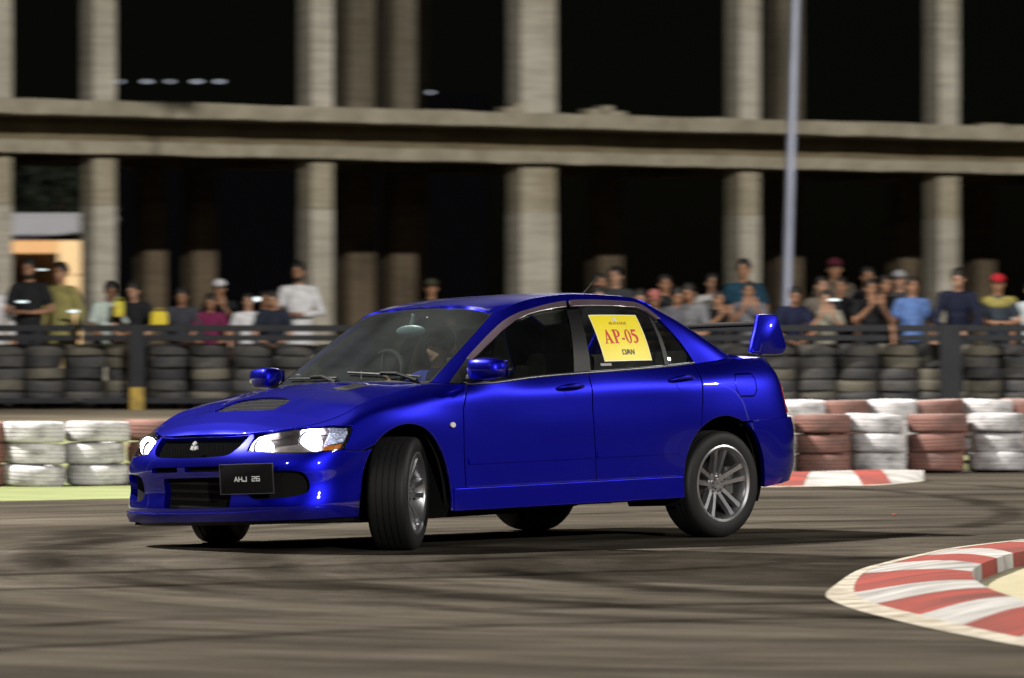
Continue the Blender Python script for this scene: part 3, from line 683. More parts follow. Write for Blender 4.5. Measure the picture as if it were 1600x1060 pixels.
def protos(specs):
    items = []; keys = []
    for k in specs:
        d = build_pose(*k); PROT[k] = d
        for nm, vx, it in (('body', .0135, 2), ('shirt', .017, 2), ('pants', .022, 2)): items.append((d[nm], vx, it)); keys.append((k, nm))
    for (k, nm), me in zip(keys, remesh_many(items)):
        if nm == 'body':         # the hands and face lines join the one body mesh
            bm = bmesh.new(); bm.from_mesh(me); n0 = len(bm.faces)
            h = PROT[k]['hand']; bm.from_mesh(h); bm.faces.ensure_lookup_table()
            n1 = len(bm.faces); bm.from_mesh(PROT[k]['face']); bm.faces.ensure_lookup_table()
            for f in bm.faces[n1:]: f.material_index = 1 + f.material_index
            bm.to_mesh(me); bm.free(); me.shade_smooth()
        PROT[k][nm] = me
        for _ in range(3 if nm == 'body' else 1): me.materials.append(None)
    for k in specs:
        for nm in ('hair', 'shoes'): PROT[k][nm].materials.append(None); PROT[k][nm].shade_smooth()
SPECS = [('rail', 'short', False, False), ('rail', 'long', False, False), ('phone', 'short', False, False), ('phone', 'long', False, False), ('clasp', 'short', False, False), ('clasp', 'long', True, False),
         ('down', 'short', False, False), ('down', 'long', True, False), ('lifted', 'short', False, False), ('drive', 'short', False, True)]
protos(SPECS)
SKIN = [plain('skin_tone_%s' % n_, c, .55, var=.06, scale=20, spec=.35) for n_, c in (('light', (.48, .28, .19)), ('mid', (.36, .19, .115)), ('brown', (.24, .12, .07)))]
M_EYE = plain('eye_and_brow', (.015, .012, .01), .4); M_LIP = plain('lip', (.25, .09, .07), .5)
M_HAIR = plain('black_hair', (.012, .010, .009), .6, var=.4, scale=60, bump=.4)
M_SHOE = plain('shoe_leather', (.03, .028, .027), .6)
CLO = {}
def cloth(col, rough=.9):
    k = tuple(round(c, 3) for c in col)
    if k not in CLO: CLO[k] = plain('cloth_%d' % (len(CLO) + 1), col, rough, var=.2, scale=14, bump=.35, spec=.2)
    return CLO[k]
def slot(o, mats):
    for s, m in zip(o.material_slots, mats): s.link = 'OBJECT'; s.material = m
def person(px, ytop, D, key, shirt, label, pants=(.03, .032, .04), skin=1, rz=0.0, cap=None, beard=False, scale=None, group='spectators behind the fence', floor=.40, hairy=True):
    P = PROT[key]; lean_h = {'rail': 1.675, 'phone': 1.735, 'clasp': 1.735, 'down': 1.738, 'lifted': 1.735}[key[0]]
    x = (px - 800) / 7900 * D; top = 1.231 + (523.2 - ytop) / 7900 * D
    s = scale or (top - floor) / lean_h
    root = empty('person', (x, D, floor), rz); root.scale = (s, s, s); tag(root, label, 'person', group)
    b = link(bpy.data.objects.new('body', P['body']), root); slot(b, [SKIN[skin], M_EYE, M_LIP])
    o = link(bpy.data.objects.new('shirt', P['shirt']), root); slot(o, [cloth(shirt)])
    o = link(bpy.data.objects.new('trousers', P['pants']), root); slot(o, [cloth(pants)])
    o = link(bpy.data.objects.new('shoes', P['shoes']), root); slot(o, [M_SHOE])
    if hairy: o = link(bpy.data.objects.new('hair', P['hair']), root); slot(o, [M_HAIR])
    HT, hr = P['HT'], P['hr']
    if cap:
        bm = bmesh.new(); add_ell(bm, HT((0, .012, 1.672)), (.094, .108, .088), hr, 18)
        bmesh.ops.bisect_plane(bm, geom=bm.verts[:] + bm.edges[:] + bm.faces[:], plane_co=HT((0, 0, 1.668)), plane_no=hr @ Vector((0, -.12, -1)), clear_outer=True)
        bmesh.ops.holes_fill(bm, edges=[e for e in bm.edges if e.is_boundary])
        add_ell(bm, HT((0, -.115, 1.668)), (.070, .068, .010), hr, 12)
        bmobj('cap', bm, cloth(cap), root, smooth=True)
    if beard:
        bm = bmesh.new(); add_ell(bm, HT((0, -.045, 1.545)), (.058, .060, .045), hr, 12)
        add_tube(bm, [HT((-.062, -.02, 1.60)), HT((-.050, -.055, 1.55))], [.012, .02], 6, round_ends=True); add_tube(bm, [HT((.062, -.02, 1.60)), HT((.050, -.055, 1.55))], [.012, .02], 6, round_ends=True)
        bmobj('beard', bm, M_HAIR, root, smooth=True)
    return root
BLK = (.018, .018, .021); GRY = (.07, .07, .078); NVY = (.016, .02, .05); WHT = (.66, .66, .69)
RS, RL, PS, PL, CS, CK, DS, DK, LS = SPECS[:9]
F1, F2, F3 = 56.95, 57.7, 58.5
person(-14, 428, F2, DK, WHT, 'person in a white long shirt cut off by the left edge', pants=WHT, rz=.3)
person(47, 405, F2, CS, BLK, 'tall bearded person in a black tee holding hands at the chest, far left', beard=True, rz=-.2)
person(97, 411, F3, DK, (.30, .27, .10), 'person in an olive yellow long shirt standing before the lit kiosk', pants=(.30, .27, .10), skin=1, rz=-.5)
person(165, 443, F1, RS, (.48, .56, .53), 'person in a pale mint tee leaning head down on the rail', skin=2, rz=.35)
person(214, 443, F1, RS, BLK, 'short haired person in black leaning on the rail beside a yellow bag', hairy=True, skin=0, rz=-.15)
person(283, 452, F1, RL, (.045, .047, .06), 'person in charcoal long sleeves leaning on the rail before a dim column', rz=.1)
person(343, 438, F2, PS, BLK, 'person in a white cap and black top on the left side', cap=(.62, .62, .64), hairy=True)
person(330, 470, F1, RS, (.16, .02, .07), 'low crouched person in a maroon and magenta top below the white cap', scale=.76)
person(388, 484, F1, DS, (.62, .62, .66), 'small child in a white tee behind the rail', scale=.80 * .93, skin=0)
person(413, 456, F2, LS, BLK, 'person in black lifting a bright phone, left of the white shirt', rz=.25)
person(428, 484, F1, RS, (.02, .025, .04), 'low person in dark navy resting on the rail beside the white shirt', scale=.78, skin=0)
person(467, 410, F2, CK, WHT, 'bearded person in a bright white long shirt with clasped hands', pants=WHT, beard=True, skin=1, rz=-.12)
person(674, 437, F2, DS, BLK, 'person in a dark cap whose head shows just above the car roof', cap=(.05, .05, .03))
person(938, 428, F2, DS, GRY, 'person just left of the car aerial, face half hidden', skin=1, rz=.2)
person(962, 417, F3, DS, (.05, .055, .06), 'taller person just right of the car aerial', skin=0, rz=-.25)
person(936, 450, F1, RS, (.16, .17, .17), 'low person with face just above the car roof under the aerial', skin=0)
person(1039, 430, F2, DS, BLK, 'person in black standing apart above the rear window', rz=.15)
person(1000, 455, F1, RS, (.04, .04, .05), 'low dark haired person peeking over the rear of the car roof', skin=0)
person(1022, 456, F1, RS, (.20, .13, .14), 'person in a faded pink cap peeking over the rear roof edge', cap=(.34, .12, .11))
person(1053, 452, F1, RS, (.12, .12, .14), 'person in a grey tee leaning behind the sloping rear pillar', rz=.2)
person(1084, 446, F1, RS, (.17, .17, .19), 'person in a mid grey tee in front of the pale shirted arm', skin=1, rz=-.3)
person(1113, 428, F3, DS, (.40, .39, .38), 'person in a pale tee standing between two heads before the column', skin=0, rz=.1)
person(1121, 455, F1, PS, BLK, 'person in black holding up both hands left of the teal shirt', skin=1, rz=.3)
person(1163, 406, F2, DS, (.012, .045, .075), 'tall person in a teal blue tee standing before a pale column', skin=1, rz=-.2)
person(1170, 441, F1, PS, (.13, .13, .15), 'person in a grey tee filming in front of the teal shirt', skin=1)
person(1236, 451, F1, RS, NVY, 'person in a navy tee leaning on the rail behind the wing', skin=1, rz=.15)
person(1304, 405, F3, DS, (.09, .075, .06), 'tall person in a dark maroon cap at the back of the crowd', cap=(.07, .012, .022), skin=1)
person(1284, 433, F2, DS, (.14, .12, .10), 'person with a pale face standing left below the maroon cap', skin=0, rz=.2)
person(1314, 434, F2, DS, BLK, 'person in black standing right below the maroon cap', skin=1, rz=-.2)
person(1290, 455, F1, PS, (.26, .25, .20), 'person in a patterned pale shirt filming with a bright phone', skin=0)
person(1356, 418, F3, DS, BLK, 'person at the back between the maroon cap and the blue shirt', skin=1)
person(1360, 437, F1, PS, (.012, .012, .014), 'person in plain black holding both hands to the face', skin=1, rz=.15)
person(1383, 431, F2, DS, BLK, 'person in black seen between raised hands and the blue shirt', skin=1, rz=.3)
person(1405, 424, F3, DS, (.05, .05, .055), 'taller person behind the blue shirt with a pale cap', skin=0, cap=(.30, .31, .33))
person(1425, 433, F1, DS, (.10, .18, .42), 'person in a light blue tee standing at the rail', skin=1, rz=.2)
person(1497, 423, F1, RL, (.014, .017, .038), 'person in a dark navy jumper with both hands on the rail', skin=0, rz=-.1)
person(1559, 430, F1, CS, (.035, .045, .06), 'person in a bright red cap with hands clasped at the chest', cap=(.42, .02, .03), skin=1)
person(1612, 440, F1, DS, (.45, .50, .52), 'person in a pale shirt cut off by the right edge', skin=1)
# olive yoke on the red-capped person's tee
yk = [o for o in bpy.data.objects if o.get('label', '').startswith('person in a bright red cap')][0]
bm = bmesh.new(); T_ = PROT[CS]['T']; add_tube(bm, [T_((-.175, -.004, 1.392)), T_((.175, -.004, 1.392))], .074, 12, round_ends=True); add_ell(bm, T_((0, -.01, 1.35)), (.165, .118, .075), None, 14); bmobj('yoke', bm, cloth((.30, .26, .08)), yk, smooth=True)

M_SCR = glow('phone_screen', (.80, .92, .95), .9); M_PHB = plain('phone_case', (.02, .02, .022), .3)
def phone(px, py, D, label, w=.15, h=.075, rx=70, rz=0):
    root = empty('phone', ((px - 800) / 7900 * D, D, 1.231 + (523.2 - py) / 7900 * D)); tag(root, label, 'phone')
    rot = Matrix.Rotation(R_(rz), 3, 'Z') @ Matrix.Rotation(R_(rx - 90), 3, 'X')
    bm = bmesh.new(); add_box(bm, (0, 0, 0), (w, .009, h), rot, .003); bmobj('case', bm, M_PHB, root)
    bm = bmesh.new(); add_box(bm, rot @ Vector((0, -.0055, 0)), (w * .93, .002, h * .9), rot); bmobj('screen', bm, M_SCR, root)
phone(398, 468, F2 - .45, 'bright phone held up left of the white shirt', .13, .055)
phone(1303, 469, F1 - .42, 'thin bright phone held by the patterned shirt', .13, .022)
phone(115, 487, F3 - .5, 'bright phone held low by the olive shirt', .13, .03)
phone(66, 422, F2 - .42, 'lit phone held near the tall bearded face', .12, .016)
phone(35, 472, F2 - .42, 'dim phone in the hands of the tall person in black', .13, .028)
M_BAG = worn('yellow_plastic_bag', (.72, .56, .03), (.55, .40, .02), .4, 9); M_BAGO = worn('yellow_orange_packet', (.62, .60, .05), (.60, .16, .03), .6, 14)
def bag(px, py, D, s, mat, label, nm='bag'):
    bm = bmesh.new(); add_box(bm, (0, 0, 0), (s[0], s[1], s[2]), None, .018)
    for v in bm.verts:
        v.co.x *= 1 - .16 * max(0, v.co.z / s[2] * 2); v.co.y *= 1 - .5 * max(0, v.co.z / s[2] * 2); v.co += Vector((rnd.uniform(-.006, .006), 0, rnd.uniform(-.006, .006)))
    add_tube(bm, [(-.05, 0, s[2] / 2 - .01), (-.03, 0, s[2] / 2 + .04), (.03, 0, s[2] / 2 + .04), (.05, 0, s[2] / 2 - .01)], .005, 5)
    o = bmobj(nm, bm, mat, None, angle=40); o.location = ((px - 800) / 7900 * D, D, 1.231 + (523.2 - py) / 7900 * D); tag(o, label, 'bag'); return o
bag(249, 498, F1 - .50, (.19, .10, .15), M_BAG, 'yellow bag hanging over the rail beside the person in black')
bag(186, 483, F1 - .42, (.12, .08, .17), M_BAGO, 'yellow and orange packet held by the mint tee')
# ================================================================== THE CAR
def spline_mat(k):
    # natural cubic spline: second derivatives matrix M with m = M @ y
    n=len(k);A=np.zeros((n,n));B=np.zeros((n,n));A[0,0]=A[-1,-1]=1
    for i in range(1,n-1):
        h0=k[i]-k[i-1];h1=k[i+1]-k[i]
        A[i,i-1]=h0/6;A[i,i]=(h0+h1)/3;A[i,i+1]=h1/6
        B[i,i-1]=1/h0;B[i,i]=-1/h0-1/h1;B[i,i+1]=1/h1
    return np.linalg.solve(A,B)
def spline_w(k,M,q):
    q=np.clip(q,k[0],k[-1]);n=len(k)
    i=np.clip(np.searchsorted(k,q)-1,0,n-2);h=k[i+1]-k[i]
    a=(k[i+1]-q)/h;b=1-a;W=np.zeros((len(q),n));r=np.arange(len(q))
    W[r,i]+=a;W[r,i+1]+=b
    W+=((a**3-a)*h*h/6)[:,None]*M[i]+((b**3-b)*h*h/6)[:,None]*M[i+1]
    return W
class Surf:
    def __init__(s,net,ku,kt):
        s.net=np.array(net,float);s.ku=np.array(ku,float);s.kt=np.array(kt,float)
        s.Mu=spline_mat(s.ku);s.Mt=spline_mat(s.kt)
    def ev(s,u,t):
        u=np.atleast_1d(np.asarray(u,float));t=np.atleast_1d(np.asarray(t,float))
        return np.einsum('qi,qj,ijk->qk',spline_w(s.ku,s.Mu,u),spline_w(s.kt,s.Mt,t),s.net)
    def nrm(s,u,t,e=2e-3):
        u=np.atleast_1d(np.asarray(u,float));t=np.atleast_1d(np.asarray(t,float))
        n=np.cross(s.ev(u+e,t)-s.ev(u-e,t),s.ev(u,np.minimum(t+e,s.kt[-1]))-s.ev(u,np.maximum(t-e,s.kt[0])))
        return n/np.linalg.norm(n,axis=1,keepdims=True)
def ring():
    R=[]
    Z0=[.20,.27,.36,.45,.53,.59,.64,.69]
    def st(x,y,z): R.append([(a,b,c) for a,b,c in zip(x,y,z)])
    st([-2.19,-2.215,-2.20,-2.21,-2.215,-2.195,-2.155,-2.10],[0]*8,Z0)
    st([-2.185,-2.21,-2.195,-2.205,-2.208,-2.186,-2.145,-2.092],[.22]*8,Z0)
    st([-2.16,-2.188,-2.173,-2.183,-2.183,-2.158,-2.113,-2.06],[.42,.42,.42,.42,.417,.41,.40,.39],[.2,.27,.36,.45,.53,.59,.645,.697])
    st([-2.10,-2.125,-2.11,-2.12,-2.113,-2.08,-2.03,-1.965],[.60,.60,.60,.60,.595,.585,.57,.553],[.2,.27,.36,.45,.535,.60,.658,.713])
    st([-1.995,-2.015,-2.005,-2.008,-1.998,-1.96,-1.905,-1.835],[.755,.765,.758,.76,.753,.74,.72,.685],[.2,.27,.37,.465,.55,.617,.68,.738])
    st([-1.87,-1.88,-1.88,-1.88,-1.868,-1.835,-1.785,-1.71],[.835,.845,.84,.842,.838,.825,.80,.75],[.2,.28,.385,.49,.58,.648,.717,.78])
    st([-1.71,-1.71,-1.71,-1.71,-1.70,-1.68,-1.655,-1.60],[.86,.866,.866,.868,.868,.856,.83,.765],[.2,.29,.41,.53,.63,.71,.775,.825])
    st([-1.52,-1.52,-1.52,-1.52,-1.515,-1.51,-1.50,-1.46],[.866,.874,.877,.88,.882,.87,.84,.757],[.2,.3,.43,.565,.69,.765,.82,.862])
    st([-1.3]*6+[-1.29,-1.26],[.868,.875,.879,.883,.886,.872,.835,.748],[.2,.3,.43,.57,.715,.795,.855,.90])
    st([-1.0]*8,[.871,.873,.873,.874,.874,.865,.838,.755],[.2,.3,.43,.57,.71,.805,.88,.938])
    st([-.75]*8,[.866,.867,.868,.870,.870,.867,.856,.826],[.2,.3,.43,.57,.70,.80,.875,.930])
    st([-.3]*8,[.865,.866,.868,.870,.871,.867,.857,.822],[.2,.3,.43,.57,.70,.80,.88,.95])
    st([.25]*8,[.865,.866,.868,.871,.872,.868,.857,.818],[.2,.3,.43,.57,.70,.805,.89,.972])
    st([.8]*8,[.866,.867,.870,.875,.877,.874,.861,.808],[.2,.3,.43,.57,.70,.81,.90,.990])
    st([1.1]*8,[.869,.871,.876,.884,.888,.884,.864,.795],[.2,.3,.43,.57,.70,.815,.91,1.005])
    st([1.35]*8,[.864,.875,.885,.892,.893,.884,.857,.775],[.2,.3,.43,.57,.70,.82,.925,1.022])
    st([1.65]*8,[.860,.870,.879,.885,.884,.872,.840,.768],[.21,.305,.435,.573,.70,.82,.93,1.03])
    st([1.85]*7+[1.83],[.848,.86,.866,.868,.863,.848,.815,.75],[.24,.33,.45,.58,.70,.82,.93,1.03])
    st([1.97,1.99,2.0,2.0,1.985,1.97,1.955,1.92],[.805,.82,.826,.826,.815,.80,.77,.71],[.265,.35,.46,.585,.70,.82,.93,1.03])
    st([2.10,2.13,2.14,2.14,2.11,2.095,2.075,2.04],[.65,.67,.67,.67,.66,.645,.62,.57],[.275,.36,.47,.59,.70,.82,.93,1.03])
    st([2.16,2.20,2.21,2.21,2.17,2.155,2.135,2.095],[.35]*6+[.34,.32],[.28,.36,.47,.59,.70,.82,.93,1.035])
    st([2.18,2.22,2.23,2.23,2.185,2.17,2.15,2.11],[0]*8,[.28,.36,.47,.59,.70,.82,.93,1.04])
    R=np.array(R);
    d=np.linalg.norm(np.diff(R[:,3],axis=0),axis=1);k=np.r_[0,np.cumsum(d)]
    M=R[:0:-1].copy();M[:,:,1]*=-1
    ext=R[-2:-4:-1].copy();ext[:,:,1]*=-1;ke=2*k[-1]-k[-2:-4:-1]
    ext2=ext[::-1].copy();ext2[:,:,1]*=-1
    net=np.concatenate([ext2,M,R,ext]);ku=np.r_[-ke[::-1],-k[:0:-1],k,ke]
    return Surf(net,ku,[0,.09,.20,.32,.44,.535,.62,.70]),k
def house():
    B=[(-1.02,0,.965),(-1.00,.35,.962),(-.945,.60,.955),(-.885,.70,.945),(-.72,.79,.93),(-.3,.805,.95),(.25,.803,.972),(.8,.793,.990),(1.16,.78,1.005),(1.54,.765,1.045),(1.60,.65,1.06),(1.69,.32,1.065),(1.715,0,1.065)]
    T=[(-.33,0,1.40),(-.325,.28,1.394),(-.308,.47,1.376),(-.28,.555,1.358),(-.15,.598,1.39),(.06,.588,1.43),(.38,.578,1.448),(.78,.582,1.43),(.93,.592,1.405),(1.03,.602,1.368),(1.04,.54,1.395),(1.04,.28,1.42),(1.04,0,1.425)]
    bul=[.022,.022,.018,.006,.016,.03,.03,.028,.024,.012,.008,.012,.015]
    B=np.array(B);T=np.array(T)
    rows=[]
    for v in (0,.25,.5,.75,1):
        P=B*(1-v)+T*v
        # outward dir
        tang=np.gradient(P,axis=0);up=T-B
        n=np.cross(tang,up);n/=np.linalg.norm(n,axis=1,keepdims=True)
        n*=np.sign((n[:,0]*(P[:,0]-.3)+n[:,1]*P[:,1]))[:,None]
        rows.append(P+n*(np.array(bul)*4*v*(1-v))[:,None])
    R=np.stack(rows,1)
    mid=R[:,2];k=np.r_[0,np.cumsum(np.linalg.norm(np.diff(mid,axis=0),axis=1))]
    M=R[:0:-1].copy();M[:,:,1]*=-1
    ext=R[-2:-4:-1].copy();ext[:,:,1]*=-1;ke=2*k[-1]-k[-2:-4:-1]
    ext2=ext[::-1].copy();ext2[:,:,1]*=-1
    return Surf(np.concatenate([ext2,M,R,ext]),np.r_[-ke[::-1],-k[:0:-1],k,ke],[0,.13,.26,.39,.52]),k
RG, RK = ring(); HS, HK = house()
UC = RK[-1]; HC = HK[-1]
ROLL, PITCH = R_(-2.0), R_(-1.0)
BODY = np.array((Matrix.Rotation(ROLL, 3, 'X') @ Matrix.Rotation(PITCH, 3, 'Y')))
def B2C(P): return np.asarray(P, float) @ BODY.T          # body frame -> car frame (roll and dive in the corner)
def flip(P): return np.asarray(P, float) * np.array([1, -1, 1])
CAR = empty('sports_sedan', (-.25958, 30.350, 0), R_(45.08))
tag(CAR, 'metallic blue sports sedan with big rear wing sliding round the bend, headlights lit', 'car')

M_PAINT, n_, l_, p_ = new_mat('blue_metallic_paint')
p_.inputs['Base Color'].default_value = (.0006, .0013, .33, 1); p_.inputs['Metallic'].default_value = .9; p_.inputs['Roughness'].default_value = .39
p_.inputs['Coat Weight'].default_value = 1.0; p_.inputs['Coat Roughness'].default_value = .035
tc_ = n_.new('ShaderNodeTexCoord'); nz_ = n_.new('ShaderNodeTexNoise'); nz_.inputs['Scale'].default_value = 3.0; nz_.inputs['Detail'].default_value = 8; l_.new(tc_.outputs['Object'], nz_.inputs['Vector'])
rp_ = n_.new('ShaderNodeMapRange'); rp_.inputs['To Min'].default_value = .004; rp_.inputs['To Max'].default_value = .03; l_.new(nz_.outputs['Fac'], rp_.inputs['Value']); l_.new(rp_.outputs['Result'], p_.inputs['Coat Roughness'])
fl_ = n_.new('ShaderNodeTexNoise'); fl_.inputs['Scale'].default_value = 900; l_.new(tc_.outputs['Object'], fl_.inputs['Vector'])
bp_ = n_.new('ShaderNodeBump'); bp_.inputs['Strength'].default_value = .0; bp_.inputs['Distance'].default_value = .001; l_.new(fl_.outputs['Fac'], bp_.inputs['Height']); l_.new(bp_.outputs['Normal'], p_.inputs['Normal'])
M_BLKP = plain('black_trim', (.007, .007, .0075), .5, var=.2, scale=20, spec=.25)
M_GLOSSB = plain('gloss_black_trim', (.005, .005, .006), .42, spec=.12)
M_LINER = plain('wheel_arch_liner', (.006, .006, .006), .95, spec=.1)
M_CHROME = plain('chrome', (.75, .75, .78), .12, metal=1.0, var=.03)
M_BADGE = plain('badge_silver', (.55, .55, .57), .4, metal=.3, coat=.6)
M_STRIP = plain('belt_moulding', (.13, .13, .14), .35, metal=.7, var=.1)
M_VISOR = plain('smoked_visor', (.075, .055, .07), .22, var=.15, coat=.8)
M_WS = glassy('windscreen_glass', (.66, .74, .73), .015, 1.2, .022)
M_SIDEG = glassy('tinted_glass', (.28, .30, .305), .012, .9, .004)
M_LENS = glassy('clear_lens', (.92, .93, .95), .02, 1.2)
M_RUB = plain('tyre_rubber', (.0065, .0065, .007), .6, var=.35, scale=5, bump=.15, spec=.3)
M_RIM = plain('alloy_silver', (.28, .28, .295), .32, metal=.85, var=.12, scale=8)
M_DISC = plain('brake_disc', (.04, .038, .036), .4, metal=.9)
M_INT = plain('interior_plastic', (.012, .012, .013), .8, var=.2, scale=12, spec=.15)
M_SEAT = plain('seat_cloth', (.07, .065, .055), .95, var=.25, scale=18, bump=.3)
M_HEADL = plain('headliner', (.16, .18, .18), .95)
M_HID = glow('xenon_lamp', (1.0, .93, 1.0), 26)
M_HID2 = glow('high_beam_lamp', (1.0, .95, .97), 18)
M_AMB = plain('amber_lens', (.45, .13, .015), .2, coat=.6, var=.5, scale=60, em=(1, .35, .05), es=.08)
M_RED = plain('red_lens', (.35, .012, .012), .2, coat=.6)
M_CLEARR = plain('silver_reflector', (.50, .56, .78), .25, metal=.35, var=.6, scale=60, bump=1.0, coat=1.0)

def poly_area(P): return 0.5 * sum(P[i][0] * P[(i + 1) % len(P)][1] - P[(i + 1) % len(P)][0] * P[i][1] for i in range(len(P)))
def inset(P, d):
    P = [p for i, p in enumerate(P) if math.hypot(p[0] - P[i - 1][0], p[1] - P[i - 1][1]) > 1e-5]
    s = 1 if poly_area(P) > 0 else -1; out = []
    for i in range(len(P)):
        a, b, c = P[i - 1], P[i], P[(i + 1) % len(P)]
        e1 = (b[0] - a[0], b[1] - a[1]); e2 = (c[0] - b[0], c[1] - b[1]); l1 = math.hypot(*e1); l2 = math.hypot(*e2)
        n1 = (-e1[1] / l1, e1[0] / l1); n2 = (-e2[1] / l2, e2[0] / l2)
        k = max(.35, 1 + n1[0] * n2[0] + n1[1] * n2[1]); out.append((b[0] + s * d * (n1[0] + n2[0]) / k, b[1] + s * d * (n1[1] + n2[1]) / k))
    return out
def resamp(P, h):
    out = []
    for i in range(len(P)):
        a, b = P[i], P[(i + 1) % len(P)]; L = math.hypot(b[0] - a[0], b[1] - a[1]); k = max(1, int(math.ceil(L / h)))
        out += [(a[0] + (b[0] - a[0]) * j / k, a[1] + (b[1] - a[1]) * j / k) for j in range(k)]
    return out
def inside(Q, poly):
    x, y = Q[:, 0], Q[:, 1]; r = np.zeros(len(Q), bool); n = len(poly)
    for i in range(n):
        (x1, y1), (x2, y2) = poly[i - 1], poly[i]
        if y1 == y2: continue
        r ^= ((y1 > y) != (y2 > y)) & (x < (x2 - x1) * (y - y1) / (y2 - y1) + x1)
    return r
def dist_to(Q, poly):
    d = np.full(len(Q), 1e9)
    for i in range(len(poly)):
        a = np.array(poly[i - 1]); b = np.array(poly[i]); ab = b - a; L = max(1e-12, ab @ ab)
        t = np.clip(((Q - a) @ ab) / L, 0, 1); d = np.minimum(d, np.linalg.norm(Q - a - t[:, None] * ab, axis=1))
    return d
def cr_poly(P, closed=False, sub=6):
    """smooth curve through points"""
    out = []; n = len(P)
    for i in range(n if closed else n - 1):
        g = lambda k: P[(i + k) % n] if closed else P[min(max(i + k, 0), n - 1)]
        a, b, c, d = g(-1), g(0), g(1), g(2)
        for j in range(sub):
            f = j / sub
            out.append(tuple(0.5 * (2 * b[k] + (c[k] - a[k]) * f + (2 * a[k] - 5 * b[k] + 4 * c[k] - d[k]) * f * f + (3 * b[k] - a[k] - 3 * c[k] + d[k]) * f ** 3) for k in range(2)))
    if not closed: out.append(tuple(P[-1]))
    return out
class TopS:
    """height field over (x, y)"""
    def __init__(s, f): s.f = f
    def ev(s, x, y):
        x = np.atleast_1d(np.asarray(x, float)); y = np.atleast_1d(np.asarray(y, float)); return np.stack([x, y, s.f(x, y)], 1)
    def nrm(s, x, y, e=3e-3):
        x = np.atleast_1d(np.asarray(x, float)); y = np.atleast_1d(np.asarray(y, float))
        dx = (s.f(x + e, y) - s.f(x - e, y)) / (2 * e); dy = (s.f(x, y + e) - s.f(x, y - e)) / (2 * e)
        n = np.stack([dx, dy, -np.ones_like(dx)], 1); return n / np.linalg.norm(n, axis=1, keepdims=True)    # inward, like the lofts
def panel(name, S, polys, mat, parent=None, holes=(), h=.028, off=0.0, lip=.014, gap=.0030, flare=None, holelip=None, holegap=0.0):
    """a body panel: polygon(s) in surface coordinates, meshed, lifted onto the surface, edges turned in"""
    if polys and not isinstance(polys[0][0], (tuple, list)): polys = [polys]
    if polys and isinstance(polys[0][0], (int, float)): polys = [polys]
    VV = []; FF = []; NN = []; base = 0
    for poly in polys:
        poly = [tuple(map(float, p)) for p in poly]
        if gap: poly = inset(poly, gap)
        outer = resamp(poly, h); hl = [resamp([tuple(map(float, q)) for q in H], h) for H in holes]
        A = np.array(outer); lo, hi = A.min(0), A.max(0)
        gx, gy = np.meshgrid(np.arange(lo[0] + h * .5, hi[0], h), np.arange(lo[1] + h * .5, hi[1], h)); Q = np.stack([gx.ravel(), gy.ravel()], 1)
        ok = inside(Q, outer) & (dist_to(Q, outer) > h * .62)
        for H in hl: ok &= ~inside(Q, H) & (dist_to(Q, H) > h * .55)
        Q = Q[ok]; pts = []; edges = []
        rim_ = inset(outer, .0045) if (lip and gap and h > .02) else None
        for loop in [outer] + ([rim_] if rim_ else []) + hl:
            b = len(pts); pts += loop; edges += [(b + i, b + (i + 1) % len(loop)) for i in range(len(loop))]
        nb = len(pts); allp = [Vector(p) for p in pts] + [Vector((q[0], q[1])) for q in Q]
        vo, eo, fo, *_ = delaunay_2d_cdt(allp, edges, [], 0, 1e-6)
        vo = np.array([(v.x, v.y) for v in vo]); fo = [f for f in fo]
        cen = np.array([vo[list(f)].mean(0) for f in fo]); ok = inside(cen, outer)
        for H in hl: ok &= ~inside(cen, H)
        fo = [f for f, k in zip(fo, ok) if k]
        N = -S.nrm(vo[:, 0], vo[:, 1]); P = S.ev(vo[:, 0], vo[:, 1])
        o_ = off + (flare(P) if flare else 0)
        P = P + N * (o_[:, None] if hasattr(o_, '__len__') else o_)
        P, N = B2C(flip(P)), B2C(flip(N))
        # consistent winding
        tris = []
        for f in fo:
            f = list(f); a, b, c = P[f[0]], P[f[1]], P[f[2]]
            tris.append(f if np.cross(b - a, c - a) @ N[f[0]] > 0 else f[::-1])
        VV += P.tolist(); NN += N.tolist(); FF += [[k + base for k in f] for f in tris]
        cnt = {}
        for f in tris:
            for i in range(len(f)): cnt[(f[i], f[(i + 1) % len(f)])] = 1
        bd = [e for e in cnt if (e[1], e[0]) not in cnt]
        if lip:
            hset = []
            nP = len(VV); mp = {}
            def lv(k):
                if k not in mp:
                    d = lip
                    if holelip and any(dist_to(vo[k:k + 1], H)[0] < 1e-4 for H in hl): d = holelip
                    i0 = len(VV); VV.append(P[k].tolist()); NN.append(N[k].tolist()); VV.append((P[k] - N[k] * d).tolist()); NN.append(N[k].tolist()); mp[k] = i0
                return mp[k]
            side = []
            for a, b in bd: side.append((lv(a), lv(b), a, b))
            for ia, ib, a, b in side: FF.append([ib, ia, ia + 1, ib + 1])
            # normals of the turned-in edge
            acc = {}
            for ia, ib, a, b in side:
                t = P[b] - P[a]; m_ = np.cross(t, (N[a] + N[b]) / 2); m_ = m_ / (np.linalg.norm(m_) + 1e-12)
                for k in (ia, ib, ia + 1, ib + 1): acc[k] = acc.get(k, 0) + m_
            for k, v in acc.items(): NN[k] = (v / (np.linalg.norm(v) + 1e-12)).tolist()
            if rim_:        # pressed edges are rolled over: tilt the normals of the outermost loop
                on = dist_to(vo, outer) < 1e-4
                for k in mp:
                    if on[k]:
                        q = N[k] + .4 * np.array(NN[mp[k]]); NN[base + k] = (q / np.linalg.norm(q)).tolist()
        base = len(VV)
    return meshobj(name, VV, FF, mat, parent or CAR, True, NN)
def mir(P): return [(-u, t) for u, t in P][::-1]
